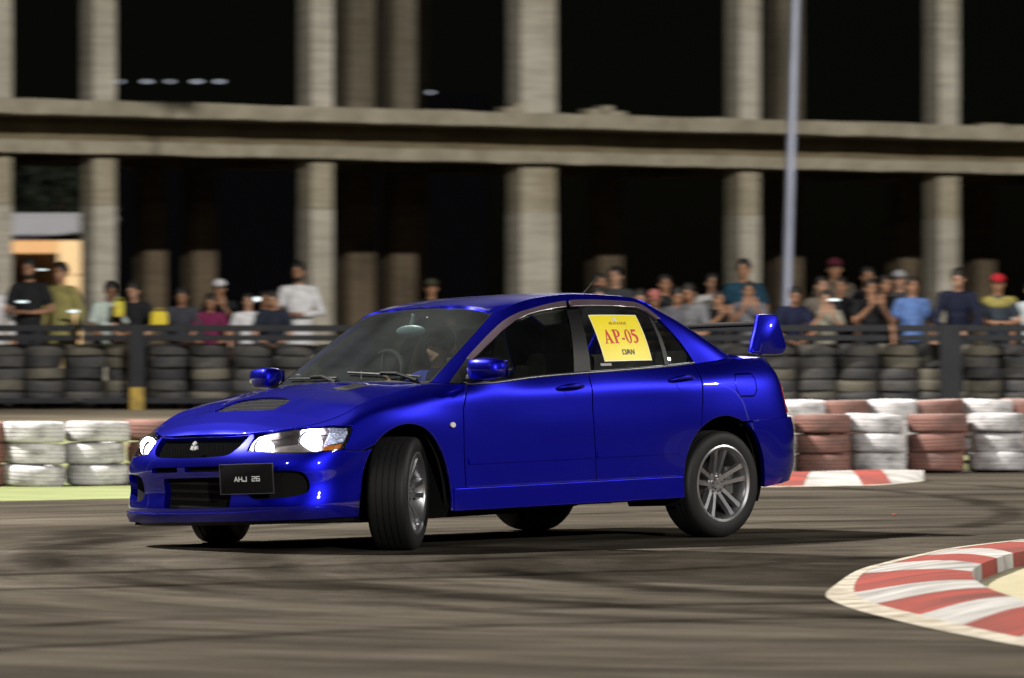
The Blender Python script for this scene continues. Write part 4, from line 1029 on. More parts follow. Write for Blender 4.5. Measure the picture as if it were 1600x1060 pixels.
def inv_side(S, xz, umin, umax):
    """(x, z) in side view -> surface coordinates on the left flank"""
    xz = np.array(xz, float); U = np.linspace(umin, umax, 260); T = np.linspace(S.kt[0], S.kt[-1], 60); uu, tt = [a.ravel() for a in np.meshgrid(U, T)]
    P = S.ev(uu, tt)[:, [0, 2]]; i = np.argmin(((P[None] - xz[:, None]) ** 2).sum(2), 1); u, t = uu[i], tt[i]
    for _ in range(8):
        e = 1e-4; p0 = S.ev(u, t)[:, [0, 2]]; pu = (S.ev(u + e, t)[:, [0, 2]] - p0) / e; pt = (S.ev(u, t + e)[:, [0, 2]] - p0) / e
        det = pu[:, 0] * pt[:, 1] - pu[:, 1] * pt[:, 0]; r = xz - p0
        u = u + np.clip((r[:, 0] * pt[:, 1] - r[:, 1] * pt[:, 0]) / det, -.05, .05); t = np.clip(t + np.clip((pu[:, 0] * r[:, 1] - pu[:, 1] * r[:, 0]) / det, -.05, .05), S.kt[0], S.kt[-1])
    return [(float(a), float(b)) for a, b in zip(u, t)]
SIDE = lambda xz: inv_side(RG, xz, RK[5], RK[18])

# ---- outlines in surface coordinates (left flank, mirrored for the right)
FA = cr_poly([(-1.716, .19), (-1.700, .36), (-1.660, .505), (-1.570, .625), (-1.455, .690), (-1.335, .712), (-1.215, .690), (-1.120, .620), (-1.045, .505), (-1.005, .36), (-.990, .19)], sub=5)
RA = cr_poly([(.968, .19), (.975, .36), (1.005, .47), (1.075, .578), (1.190, .655), (1.325, .682), (1.460, .655), (1.570, .585), (1.640, .47), (1.668, .36), (1.676, .19)], sub=5)
fa = SIDE([(x, max(z, .202)) for x, z in FA]); ra = SIDE([(x, max(z, .206)) for x, z in RA])
fa[0] = (fa[0][0], 0.0); fa[-1] = (fa[-1][0], 0.0); ra[0] = (ra[0][0], 0.0); ra[-1] = (ra[-1][0], 0.0)
def arch_flare(P):
    f = 0
    for cx, cz, r in ((-1.345, .35, .362), (1.322, .325, .357)):
        d = np.hypot(P[:, 0] - cx, np.maximum(P[:, 2] - cz, -.0) * 1.0 + np.minimum(P[:, 2] - cz, 0) * .3) - r
        f = f + .013 * np.clip(1 - d / .075, 0, 1) ** 2 * (np.abs(P[:, 1]) > .7)
    return f
def cut(L, lo=None, hi=None): return [p for p in L if (lo is None or p[1] >= lo) and (hi is None or p[1] <= hi)]
HL = [(.442, .545), (.446, .626), (.468, .668), (.535, .688), (.66, .694), (.776, .684), (.916, .645), (1.074, .571), (1.087, .552), (1.064, .479), (1.037, .425), (.882, .465), (.659, .500)]
GAPF = [(2.075, .70), (2.042, .635), (1.994, .518), (1.984, .315), (1.990, .118)]
GAPM = [(3.092, .70), (3.080, .675), (3.063, .49), (3.073, .283), (3.078, .118)]
SEAM = .36
ihf = [i for i, p in enumerate(fa) if p[1] > SEAM][0]; ihr = [i for i, p in enumerate(ra) if p[1] > .385][-1]
# front bumper, one piece from arch to arch
half = [(0, 0.0), (.5, 0.0), (fa[0][0], 0.0)] + fa[1:ihf] + [(1.170, SEAM), (1.10, .385), (1.037, .425), (.882, .465), (.659, .50), (.442, .545), (.446, .626), (.452, .655), (.43, .692), (0, .692)]
bump = half[:-1] + mir(half)[1:]
GR = cr_poly([(-.405, .684), (-.385, .615), (-.350, .553), (-.290, .512), (-.15, .500), (0, .497), (.15, .500), (.290, .512), (.350, .553), (.385, .615), (.405, .684)], sub=3) + [(.2, .687), (0, .688), (-.2, .687)]
def rr(u0, u1, t0, t1, r=.012): 
    P = []
    for cx, cy, a0 in ((u1 - r, t0 + r, -90), (u1 - r, t1 - r, 0), (u0 + r, t1 - r, 90), (u0 + r, t0 + r, 180)):
        P += [(cx + r * math.cos(R_(a0 + a)), cy + r * math.sin(R_(a0 + a))) for a in (0, 30, 60, 90)]
    return P
SL = [rr(-.335, -.10, .372, .418), rr(-.035, .37, .372, .420)]
IN = rr(-.235, .325, .102, .325, .03)
HOLE = cr_poly([(.47, .165), (.62, .158), (.77, .170), (.822, .200), (.812, .285), (.765, .340), (.64, .362), (.48, .345), (.445, .26)], closed=True, sub=4)
bumper = panel('front_bumper', RG, bump, M_PAINT, holes=[GR, *SL, IN, HOLE, mir(HOLE)], h=.024, lip=.016, holelip=.045, flare=arch_flare)
def dark_mesh(name, base, bright, sx, sy, diag=False):
    m, n, l, p = new_mat(name); tc = n.new('ShaderNodeTexCoord'); mp = n.new('ShaderNodeMapping'); mp.inputs['Rotation'].default_value = (R_(45) if diag else 0, 0, 0)
    l.new(tc.outputs['Object'], mp.inputs['Vector']); out = None
    for k, (ax, s) in enumerate((('Y', sx), ('Z', sy))):
        w = n.new('ShaderNodeTexWave'); w.wave_type = 'BANDS'; w.bands_direction = ax; w.inputs['Scale'].default_value = s; l.new(mp.outputs['Vector'], w.inputs['Vector'])
        if out is None: out = w.outputs['Fac']
        else:
            q = n.new('ShaderNodeMath'); q.operation = 'MAXIMUM'; l.new(out, q.inputs[0]); l.new(w.outputs['Fac'], q.inputs[1]); out = q.outputs['Value']
    cr = n.new('ShaderNodeValToRGB'); cr.color_ramp.elements[0].position = .55; cr.color_ramp.elements[1].position = .95
    cr.color_ramp.elements[0].color = (*base, 1); cr.color_ramp.elements[1].color = (*bright, 1); l.new(out, cr.inputs['Fac']); l.new(cr.outputs['Color'], p.inputs['Base Color'])
    p.inputs['Roughness'].default_value = .7; p.inputs['Specular IOR Level'].default_value = .0
    b = n.new('ShaderNodeBump'); b.inputs['Strength'].default_value = .8; b.inputs['Distance'].default_value = .01; l.new(out, b.inputs['Height']); l.new(b.outputs['Normal'], p.inputs['Normal'])
    return m
M_MESH = dark_mesh('black_grille_mesh', (.0012, .0012, .0012), (.006, .006, .0065), 22, 22, True)
M_COOL = dark_mesh('intercooler_core', (.003, .003, .003), (.022, .021, .021), 30, 7)
panel('grille_mesh', RG, inset(GR, -.01), M_MESH, bumper, off=-.030, lip=0, gap=0)
panel('intercooler', RG, inset(IN, -.015), M_COOL, bumper, off=-.042, lip=0, gap=0)
for s in SL: panel('slot_back', RG, inset(s, -.01), M_LINER, bumper, off=-.040, lip=0, gap=0)
for HH in (HOLE, mir(HOLE)): panel('duct_back', RG, inset(HH, -.012), M_LINER, bumper, off=-.044, lip=0, gap=0)
# lower lip and black undertray strip
lip_half = [(0, .012), (.5, .012), (.80, .012), (1.06, .012), (1.10, .03), (1.06, .072), (.9, .086), (.6, .078), (.3, .070), (0, .070)]
panel('bumper_lip', RG, lip_half[:-1] + mir(lip_half)[1:], M_PAINT, bumper, off=.016, lip=.018, gap=0)
def ring_ribbon(name, u0, u1, n, f0, f1, mat, parent=None, S=None):
    S = S or RG; U = np.linspace(u0, u1, n); V = []; F = []
    for u in U: V += [f0(u), f1(u)]
    V = B2C(flip(V)); F = [(2 * i, 2 * i + 2, 2 * i + 3, 2 * i + 1) for i in range(n - 1)]
    return meshobj(name, V, F, mat, parent or CAR, True)
ring_ribbon('splitter', -1.10, 1.10, 60, lambda u: RG.ev(u, 0.0)[0] * [.998, .995, 1] + [0.004, 0, .012], lambda u: RG.ev(u, 0.0)[0] * [.985, .97, 1] + [0, 0, -.020], M_BLKP, bumper)
def chin(u): P = RG.ev(u, 0.0)[0]; return P * [.985, .97, 1] + [0, 0, -.020]
ring_ribbon('undertray', -1.10, 1.10, 60, chin, lambda u: RG.ev(u, 0.0)[0] * [.6, .8, 1] + [0, 0, -.02], M_LINER, bumper)
# bonnet
ut = np.linspace(0, UC, 1200); Ptop = RG.ev(ut, np.full_like(ut, .70))
iA = int(np.argmin(np.abs(Ptop[:, 0] + .985) + 10 * (ut > 2.6)))
hx_, hy_, hz_ = Ptop[:iA + 8].T
zc_h = lambda x: np.interp(x, [-2.12, -2.06, -1.98, -1.8, -1.6, -1.4, -1.2, -1.05, -.95], [.684, .722, .760, .825, .882, .925, .955, .969, .974])
def hood_z(x, y):
    ye = np.interp(x, hx_, hy_); ze = np.interp(x, hx_, hz_); a = np.clip(np.abs(y) / np.maximum(ye, .02), 0, 1)
    # wide power bulge in the middle of the lid
    k = np.clip((x + 2.02) / .5, 0, 1); bul = .016 * k / (1 + np.exp((np.abs(y) - .33) / .022)) * np.clip((-.98 - x) / .2, 0, 1)
    return ze + (np.maximum(zc_h(x), ze) - ze) * (1 - a ** 2.2) + bul * (1 - a)
HOOD = TopS(hood_z)
edge = [(float(Ptop[i, 0]), float(Ptop[i, 1])) for i in range(0, iA, 6)] + [(float(Ptop[iA, 0]), float(Ptop[iA, 1]))]
edge[0] = (edge[0][0], 0.0)
rear = [(-1.005, .66), (-1.03, .5), (-1.055, .3), (-1.065, 0)]
hp = edge + rear; hood_poly = hp + [(x, -y) for x, y in hp[::-1] if y > 1e-6]
VENT = cr_poly([(-1.80, -.235), (-1.74, -.26), (-1.62, -.23), (-1.59, 0), (-1.62, .23), (-1.74, .26), (-1.80, .235), (-1.815, 0)], closed=True, sub=4)
hood = panel('bonnet', HOOD, hood_poly, M_PAINT, holes=[VENT], h=.03, lip=.016, holelip=.03)
M_VENT = dark_mesh('vent_mesh', (.006, .006, .007), (.05, .05, .055), 40, 40)
panel('bonnet_vent', HOOD, inset(VENT, -.01), M_VENT, hood, off=-.012, lip=0, gap=0)
for s in (-1, 1): panel('bonnet_louvre', HOOD, [(-1.36, .30 * s), (-1.18, .31 * s), (-1.17, .44 * s), (-1.35, .42 * s)], M_BLKP, hood, off=.002, lip=.004, gap=0)

for sgn in (1, -1):
    W = (lambda P: P) if sgn > 0 else mir
    # wings
    iT = int(np.argmin(np.abs(ut - .60)))
    fend = [(1.170, SEAM)] + fa[ihf:] + [(1.99, 0.0)] + GAPF[::-1] + [(1.75, .70), (1.4, .70), (1.0, .70), (.535, .70), (.535, .688), (.66, .694), (.776, .684), (.916, .645), (1.074, .571), (1.087, .552), (1.064, .479), (1.037, .425), (1.10, .385)]
    fw = panel('front_wing', RG, W(fend), M_PAINT, flare=arch_flare, h=.026)
    ind = [(1.896 + .020 * math.cos(a), .432 + .014 * math.sin(a)) for a in np.linspace(0, 6.28, 17)[:-1]]
    panel('side_indicator', RG, W(ind), plain('indicator_lens', (.62, .58, .55), .15, coat=.6) if sgn > 0 else bpy.data.materials['indicator_lens'], fw, off=.008, lip=.008, h=.01, gap=0)
    # doors
    d1 = GAPF + [(2.5, .118), (3.078, .118)] + GAPM[::-1][1:] + [(2.6, .70)]
    fd = panel('front_door', RG, W(d1), M_PAINT)
    r_up = [p for p in ra if p[1] >= .118]; k_ = [i for i, p in enumerate(r_up) if p[0] > 3.965 and p[1] > .30][0]
    GAPR = [(4.004, .495), (4.013, .559), (4.026, .640), (4.034, .70)]
    d2 = GAPM + [(3.5, .118), (r_up[0][0] - .003, .118)] + r_up[0:k_ + 1] + GAPR + [(3.6, .70)]
    rd = panel('rear_door', RG, W(d2), M_PAINT, flare=arch_flare)
    # door skin crease
    for dd, (u0, u1) in ((fd, (2.02, 3.06)), (rd, (3.09, 3.80))):
        panel('side_moulding', RG, W([(u0, .232), (u1, .232), (u1, .262), (u0, .262)]), M_PAINT, dd, off=.006, lip=.007, gap=0)
    # quarter panel with fuel flap
    q_ = [p for p in ra[[i for i, p in enumerate(ra) if p[0] > 3.965 and p[1] > .30][0]:ihr + 1]] + [(4.478, .388), (4.70, .392), (4.82, .395), (4.86, .395), (4.875, .55), (4.885, .70), (4.6, .70), (4.3, .70)] + GAPR[::-1]
    ff = [(4.318, .585), (4.345, .628), (4.50, .628), (4.525, .600), (4.520, .548), (4.485, .515), (4.35, .515), (4.322, .545)]
    qp = panel('quarter_panel', RG, W(q_), M_PAINT, flare=arch_flare, holes=[W(ff)] if sgn > 0 else (), h=.026)
    if sgn > 0: panel('fuel_flap', RG, ff, M_PAINT, qp, gap=.004)
    # side skirt
    sk = [(fa[-1][0] + .004, .0), (ra[0][0] - .004, 0.0), (ra[0][0] - .004, .120), (fa[-1][0] + .01, .120)]
    panel('side_skirt', RG, W(sk), M_PAINT, off=.018, lip=.03)
    panel('skirt_base', RG, W([(fa[-1][0] + .02, .0), (ra[0][0] - .02, .0), (ra[0][0] - .02, .115), (fa[-1][0] + .02, .115)]), M_LINER, off=-.004, lip=0)
    # tail lamp
    tl = [(4.868, .425), (5.30, .43), (5.30, .575), (4.868, .575)]
    t_ = panel('tail_lamp', RG, W(tl), M_RED, off=.004, lip=.012)
    panel('reverse_lens', RG, W([(4.872, .50), (5.10, .50), (5.10, .57), (4.872, .57)]), M_LENS, t_, off=.007, lip=0)
    panel('indicator_lens', RG, W([(4.872, .43), (5.0, .43), (5.0, .468), (4.872, .468)]), M_AMB, t_, off=.006, lip=0)
    # headlamp: dark bowl, two lit lamps, clear corner reflector, amber indicator, clear cover
    hc = panel('headlamp_housing', RG, W(inset(HL, -.004)), plain('headlamp_bowl', (.10, .09, .085), .3, metal=.7, var=.3, scale=30) if sgn > 0 else bpy.data.materials['headlamp_bowl'], off=-.055, lip=0, gap=0)
    hr_half = [(.442, .545)] 
    panel('headlamp_bezel', RG, W(inset(HL, .001)), M_CHROME, hc, holes=[W(inset(HL, .010))], off=-.006, lip=.045, gap=0, h=.02)
    def lamp(nm, u, t, r, mat, depth=-.040, sx=1.0):
        P = RG.ev(u, t)[0]; N = -RG.nrm(u, t)[0]; fwd = Vector((-1, .12, 0.0)).normalized()
        bm = bmesh.new(); q = fwd.to_track_quat('Y', 'Z').to_matrix().to_4x4()
        c = Vector(P + N * depth)
        add_lathe(bm, [(.004, .0), (r * .55, .006), (r * .86, .016), (r * 1.0, .030), (r * 1.03, .030), (r * .9, .012), (r * .5, -.008)], 20, Matrix.Translation(c) @ q)
        bm2 = bmesh.new(); add_ell(bm2, c + fwd * .006, (r * .95 * sx, r * .36, r * .92), q.to_3x3(), 16)
        for b_, n2, m2 in ((bm, 'reflector', M_CHROME), (bm2, nm, mat)):
            for v in b_.verts:
                w = B2C(flip([v.co]))[0] if sgn > 0 else B2C([v.co])[0]; v.co = w
            bmobj(n2, b_, m2, hc, smooth=True)
        return Vector(B2C(flip([c + fwd * .12]))[0] if sgn > 0 else B2C([c + fwd * .12])[0])
    lamp('high_beam', .522, .598, .060, M_HID2, -.044, 1.25)
    lp = lamp('low_beam', .795, .603, .066, M_HID, -.046, 1.3)
    panel('clear_reflector', RG, W([(.895, .528), (1.035, .488), (1.060, .535), (1.050, .566), (.93, .626), (.895, .630)]), M_CLEARR, hc, off=-.022, lip=.02, gap=0)
    panel('amber_reflector', RG, W([(.900, .480), (1.018, .446), (1.028, .478), (.900, .515)]), M_AMB, hc, off=-.022, lip=.02, gap=0)
    panel('headlamp_cover', RG, W(HL), M_LENS, hc, off=.001, lip=0, gap=.001)
    hl_l = bpy.data.lights.new('headlamp_beam', 'SPOT'); hl_l.energy = 150; hl_l.spot_size = R_(70); hl_l.spot_blend = .7; hl_l.shadow_soft_size = .05; hl_l.color = (.93, .93, 1.0)
    ho = link(bpy.data.objects.new('headlamp_beam', hl_l), hc); ho.location = lp + Vector((-.08, 0, 0)); ho.rotation_euler = Vector((-1, 0, -.11)).to_track_quat('-Z', 'Y').to_euler()
    # door handles
    for dd, (u0, u1, t) in ((fd, (2.79, 3.005, .622)), (rd, (3.75, 3.96, .626))):
        panel('handle_recess', RG, W([((u0 + u1) / 2 + .058 * math.cos(a), t - .022 + .042 * math.sin(a)) for a in np.linspace(0, 6.28, 17)[:-1]]), M_PAINT, dd, off=.0015, lip=.002, h=.012, gap=0)
        bm = bmesh.new(); pts = []
        for f in np.linspace(0, 1, 9):
            P = RG.ev(u0 + (u1 - u0) * f, t)[0]; N = -RG.nrm(u0 + (u1 - u0) * f, t)[0]; P = P + N * (.004 + .030 * math.sin(math.pi * f) ** .5)
            pts.append(B2C(flip([P]) if sgn > 0 else [P])[0])
        add_tube(bm, pts, [.008, .012, .014, .015, .015, .015, .014, .012, .008], 10, round_ends=True); bmobj('door_handle', bm, M_PAINT, dd, smooth=True)
# rear bumper and boot
rb_ = [(ra[-1][0], .03)] + [p for p in ra[::-1] if .03 < p[1] < .385 and p[0] > 4.3] + [(4.47, .39), (4.86, .398), (5.3, .40), (UC, .40), (UC, 0.0), (5.2, 0.0), (4.86, .01), (4.70, .02)]
def rb_flare(P): return arch_flare(P)
rbm = panel('rear_bumper', RG, [rb_, mir(rb_)], M_PAINT, off=.016, lip=.03, gap=0, flare=rb_flare)
bt = [(4.885, .575), (5.30, .575), (5.30, .43), (4.88, .43), (4.875, .40), (UC, .40), (UC, .70), (4.885, .70)]
bt = [(5.305, .40), (UC, .40), (UC, .70), (4.89, .70), (4.885, .58), (5.305, .58)]
iB = [int(np.argmin(np.abs(Ptop[:, 0] - x) + 10 * (ut < 3))) for x in (1.40, 1.62)]
tx_, ty_, tz_ = Ptop[iB[0]:].T; o_ = np.argsort(tx_); tx_, ty_, tz_ = tx_[o_], ty_[o_], tz_[o_]
def trunk_z(x, y):
    ye = np.interp(x, tx_, ty_); ze = np.interp(x, tx_, tz_); a = np.clip(np.abs(y) / np.maximum(ye, .03), 0, 1)
    return ze + (np.interp(x, [1.4, 1.7, 1.9, 2.12], [1.062, 1.062, 1.06, 1.043]) - ze) * (1 - a ** 3)
TRK = TopS(trunk_z)
te = [(float(Ptop[i, 0]), float(Ptop[i, 1])) for i in range(iB[1], len(ut), 8)] + [(2.109, 0)]
tp = [(1.60, .64), (1.60, te[0][1])] + te; tpoly = tp + [(x, -y) for x, y in tp[::-1] if y > 1e-6]
tpoly = [(1.66, 0.0)] + tpoly[0:1] + tpoly[1:]
boot = panel('boot_lid', TRK, [(1.70, .0), (1.67, .40), (1.59, .64)] + [(te[0][0], te[0][1] - .001)] + te + [(x, -y) for x, y in te[::-1][1:]] + [(te[0][0], -te[0][1] + .001), (1.59, -.64), (1.67, -.40)], M_PAINT, h=.035)
panel('boot_face', RG, [bt, mir(bt)], M_PAINT, boot, lip=.01, gap=.001)

# ---- black inner shell behind the panel gaps, wheel wells, floor
fa2 = SIDE([(-1.345 + (x + 1.345) * 1.03, .35 + (max(z, .205) - .35) * 1.03) for x, z in FA]); ra2 = SIDE([(1.322 + (x - 1.322) * 1.03, .325 + (max(z, .205) - .325) * 1.03) for x, z in RA])
sh = [(0, .02), (fa2[0][0], .02)] + fa2[1:-1] + [(fa2[-1][0], .02), (ra2[0][0], .02)] + ra2[1:-1] + [(ra2[-1][0], .02), (UC, .02), (UC, .69), (4.0, .665), (3.0, .665), (2.2, .64), (1.9, .655), (1.2, .56), (.9, .60), (.44, .655), (0, .66)]
sh = [(max(0, u), t) for u, t in sh]
panel('inner_shell', RG, [sh, mir(sh)], M_LINER, h=.07, off=-.062, lip=0, gap=0)
bm = bmesh.new()
def fl(x0, x1, y, z0=.185, z1=.235):
    add_box(bm, ((x0 + x1) / 2, 0, (z0 + z1) / 2), (x1 - x0, 2 * y, z1 - z0))
fl(-2.06, -1.72, .66); fl(-1.72, -.98, .56, .19, .26); fl(-.979, .965, .80, .195, .24); fl(.966, 1.68, .56, .20, .30); fl(1.681, 2.10, .66, .25, .32)
add_tube(bm, [(-.8, .1, .17), (.9, .12, .17), (1.9, .45, .26), (2.24, .45, .28)], .032, 8); add_box(bm, (1.85, .35, .30), (.35, .5, .14), None, .04)
add_box(bm, (-1.25, 0, .19), (.5, .7, .06), None, .02)
for v in bm.verts: v.co = B2C([v.co])[0]
bmobj('floor_pan', bm, M_LINER, CAR)
for cx, cz, r in ((-1.345, .35, .385), (1.322, .335, .385)):
    for s in (1, -1):
        V = []; F = []
        for k in range(25):
            a = R_(-28 + 236 * k / 24); x = cx + r * math.cos(a); z = cz + r * math.sin(a)
            V += [(x, s * .40, z), (x, s * .845, z)]
        for k in range(24): F.append((2 * k, 2 * k + 1, 2 * k + 3, 2 * k + 2))
        b = len(V); V.append((cx, s * .40, cz)); F += [(b, 2 * k, 2 * k + 2) for k in range(24)]
        meshobj('wheel_well', B2C(V), F, M_LINER, CAR)
# ---- greenhouse
U3 = HK[3]; U10 = HK[10]
WSP = [(.598, .004), (.612, .10), (.630, .25), (.645, .40), (.652, .505)]
ws = [(0, .004)] + WSP + [(.3, .512), (0, .514)]
wsp_full = ws[:-1] + [(0, .514)] + mir(ws)[1:-1]
windscreen = panel('windscreen', HS, wsp_full, M_WS, off=-.004, lip=0, gap=.001, h=.05)
WO = cr_poly([(.700, .0), (.706, .10), (.712, .189), (.745, .31), (.800, .395), (.905, .430), (1.044, .441), (1.25, .456), (1.488, .468), (1.70, .471), (1.90, .472), (2.08, .472), (2.20, .468), (2.275, .445), (2.318, .375), (2.330, .27), (2.333, .164), (2.328, .0)], sub=4)
frame = [(.604, .0)] + WO + [(2.60, .0), (2.66, .10), (2.66, .26), (2.645, .45), (2.62, .5195), (2.3, .5195), (2.0, .5195), (1.5, .5195), (1.0, .5195), (.80, .5195), (.70, .5195), (.657, .5195), (.650, .40), (.634, .25), (.617, .10)]
def roof_prep():
    u = np.linspace(0, HC, 1500); P = HS.ev(u, np.full_like(u, .52)); k = int(np.argmax(P[:, 0] > 1.0) if (P[:, 0] > 1.0).any() else len(u) - 1)
    return u, P
uR, PR = roof_prep()
ix = int(np.argmax(PR[:, 0]))
rx_, ry_, rz_ = PR[:np.searchsorted(uR, HK[9])].T
zc_r = lambda x: np.interp(x, [-.36, -.33, -.2, -.05, .15, .4, .6, .8, .95, 1.06], [1.398, 1.402, 1.424, 1.444, 1.462, 1.470, 1.468, 1.458, 1.443, 1.424])
def roof_z(x, y):
    ye = np.interp(x, rx_, ry_); ze = np.interp(x, rx_, rz_); a = np.clip(np.abs(y) / np.maximum(ye, .02), 0, 1)
    return ze + (np.maximum(zc_r(x), ze) - ze) * (1 - a ** 3.0)
ROOF = TopS(roof_z)
re = [(float(p[0]), float(p[1])) for p in PR[::10]]
re[0] = (re[0][0], 0.0); re[-1] = (re[-1][0], 0.0)
panel('roof', ROOF, re + [(x, -y) for x, y in re[::-1] if y > 1e-6], M_PAINT, h=.04, gap=-.001, lip=.02)
for sgn in (1, -1):
    W = (lambda P: P) if sgn > 0 else mir
    sf = panel('pillar_frame', HS, W(frame), M_PAINT, lip=.022, gap=0)
    # opening: black frame strip, panes, pillars, smoked visors
    op = WO + []
    vin = cr_poly([(.760, .0), (.775, .14), (.815, .30), (.875, .385), (.98, .395), (1.15, .402), (1.40, .414), (1.482, .418)], sub=4)
    g1 = [(.704, .0)] + [p for p in WO if p[0] < 1.486 and p[1] > 0] + [(1.486, .466), (1.480, .0)]
    g2 = [(1.565, .0), (1.558, .467)] + [p for p in WO if 1.56 < p[0] < 2.262 and p[1] > .3] + [(2.262, .452), (2.172, .0)]
    g3 = [(2.190, .0), (2.274, .438)] + [p for p in WO if p[0] > 2.28 and 0 < p[1] < .44] + [(2.326, .0)]
    w1 = panel('front_window', HS, W(g1), M_SIDEG, off=-.010, lip=0, gap=.001, h=.04)
    w2 = panel('rear_window', HS, W(g2), M_SIDEG, off=-.010, lip=0, gap=.001, h=.04)
    w3 = panel('quarter_window', HS, W(g3), M_SIDEG, off=-.010, lip=0, gap=.001, h=.04)
    panel('pillar_cover', HS, W([(1.474, .0), (1.462, .414), (1.572, .414), (1.600, .0)]), M_GLOSSB, w1, off=-.002, lip=.01, gap=.001)
    panel('division_bar', HS, W([(2.165, .0), (2.245, .40), (2.262, .452), (2.280, .436), (2.265, .38), (2.196, .0)]), M_BLKP, w2, off=-.004, lip=.008, gap=0)
    # weather visors: thin smoked strips standing off the window tops
    v1 = [p for p in WO if .708 < p[0] < 1.47 and p[1] > .1]
    v1i = [(1.455, .425), (1.25, .418), (1.05, .405), (.92, .380), (.84, .325), (.785, .235), (.745, .14)]
    panel('rain_visor', HS, W(v1 + [(1.468, .466)] + v1i), M_VISOR, w1, off=.012, lip=.012, gap=.001)
    v2 = [(1.50, .467)] + [p for p in WO if 1.505 < p[0] < 2.325 and p[1] > .335]
    v2i = [(2.285, .345), (2.245, .40), (2.17, .425), (2.0, .428), (1.75, .427), (1.505, .424)]
    panel('rain_visor', HS, W(v2 + v2i), M_VISOR, w2, off=.012, lip=.012, gap=.001)
    # belt moulding and shoulder between the lower body and the glasshouse
    def xmatch(S, t, U):
        P = S.ev(U, np.full_like(U, t)); return P
    xs_ = np.linspace(-.80, 1.645, 70); ul = np.linspace(RK[8], RK[17], 700); Pl = RG.ev(ul, np.full_like(ul, .70)); uh = np.linspace(HK[2], HK[10], 500); Ph = HS.ev(uh, np.zeros_like(uh))
    def at(P, x): return np.stack([x, np.interp(x, P[:, 0], P[:, 1]), np.interp(x, P[:, 0], P[:, 2])], 1)
    for nm, x0, x1, mt, dz in (('belt_moulding', -.78, 1.20, M_STRIP, .006), ('shoulder', 1.201, 1.66, M_PAINT, .0)):
        x = np.linspace(x0, x1, 50); A = at(Pl, x) + [0, -.0005, -.001]; B = at(Ph, x); B = B + [0, -.012, .004]
        C = (A + B) / 2 + [0, .004, .004 + dz]
        A2 = A + [0, .002, dz * .5 + .001]
        V = []; 
        for a, a2, c, b in zip(A, A2, C, B): V += [a, a2, c, b]
        V = np.array(V); V = B2C(flip(V) if sgn > 0 else V)
        F = [(4 * i + k, 4 * i + 4 + k, 4 * i + 5 + k, 4 * i + 1 + k) for i in range(49) for k in range(3)]
        meshobj(nm, V, F, mt, sf if nm == 'shoulder' else CAR, True)
    x = np.linspace(-1.0, -.775, 14); A = at(Pl, x) + [0, 0, -.002]; B = at(Ph, np.minimum(x, -.70)); xb = np.linspace(-.93, -.70, 14); B = at(Ph, xb) + [0, 0, -.004]
    V = np.concatenate([[a, (a + b) / 2 + [0, 0, .002], b] for a, b in zip(A, B)]); V = B2C(flip(V) if sgn > 0 else V)
    meshobj('wing_corner', V, [(3 * i + k, 3 * i + 3 + k, 3 * i + 4 + k, 3 * i + 1 + k) for i in range(13) for k in range(2)], M_PAINT, sf, True)
    # windscreen edge trim
    panel('windscreen_trim', HS, W([(.598, .004), (.612, .10), (.630, .25), (.645, .40), (.654, .512), (.660, .512), (.651, .40), (.636, .25), (.619, .10), (.606, .004)]), M_BLKP, windscreen, off=.001, lip=.006, gap=0)
    # mirror sail and mirror
    panel('mirror_sail', HS, W([(.704, .0), (.709, .185), (.722, .185), (.84, .0)]), M_BLKP, w1, off=.006, lip=.012, gap=0)
    bm = bmesh.new()
    r = bmesh.ops.create_cube(bm, size=1.0)
    bmesh.ops.subdivide_edges(bm, edges=bm.edges[:], cuts=4, use_grid_fill=True)
    for v in bm.verts:
        p = v.co * 2; q = Vector((p.x * math.sqrt(1 - p.y ** 2 / 2.6 - p.z ** 2 / 2.6 + p.y ** 2 * p.z ** 2 / 4), p.y * math.sqrt(1 - p.x ** 2 / 2.9 - p.z ** 2 / 2.9 + p.x ** 2 * p.z ** 2 / 4), p.z * math.sqrt(1 - p.x ** 2 / 2.9 - p.y ** 2 / 2.9 + p.x ** 2 * p.y ** 2 / 4)))
        x_ = q.x * .078 + (0.022 * q.y if q.x < 0 else 0)
        Y = .955 + q.y * .112; z = 1.015 + q.z * (.064 - .006 * q.y)
        w = np.array([-.735 + x_, Y, z]); v.co = B2C(flip([w]) if sgn > 0 else [w])[0]
    mo = bmobj('door_mirror', bm, M_PAINT, CAR, smooth=True)
    bm = bmesh.new(); add_tube(bm, [B2C(flip([p]) if sgn > 0 else [p])[0] for p in [np.array((-.735, .80, .962)), np.array((-.735, .90, .965)), np.array((-.732, .93, .98))]], [.03, .026, .022], 10); bmobj('mirror_arm', bm, M_BLKP, mo)
    bm = bmesh.new(); add_box(bm, (0, 0, 0), (.006, .185, .095), None, .0)
    for v in bm.verts: w = np.array([-.659, .955, 1.012]) + np.array(v.co); v.co = B2C(flip([w]) if sgn > 0 else [w])[0]
    bmobj('mirror_glass', bm, M_CHROME, mo)
# rear window and its surround
gr_ = [(2.70, .02), (2.70, .25), (2.69, .49), (HC, .49), (HC, .02)]
rear_g = panel('back_window', HS, [gr_, mir(gr_)], M_SIDEG, off=-.005, lip=0, gap=0, h=.06)
sr = [(2.60, .0), (2.66, .10), (2.66, .26), (2.645, .45), (2.62, .5195), (HC, .5195), (HC, .488), (2.692, .488), (2.702, .25), (2.702, .022), (HC, .022), (HC, 0)]
panel('back_window_surround', HS, [sr, mir(sr)], M_PAINT, rear_g, lip=.01, gap=0)
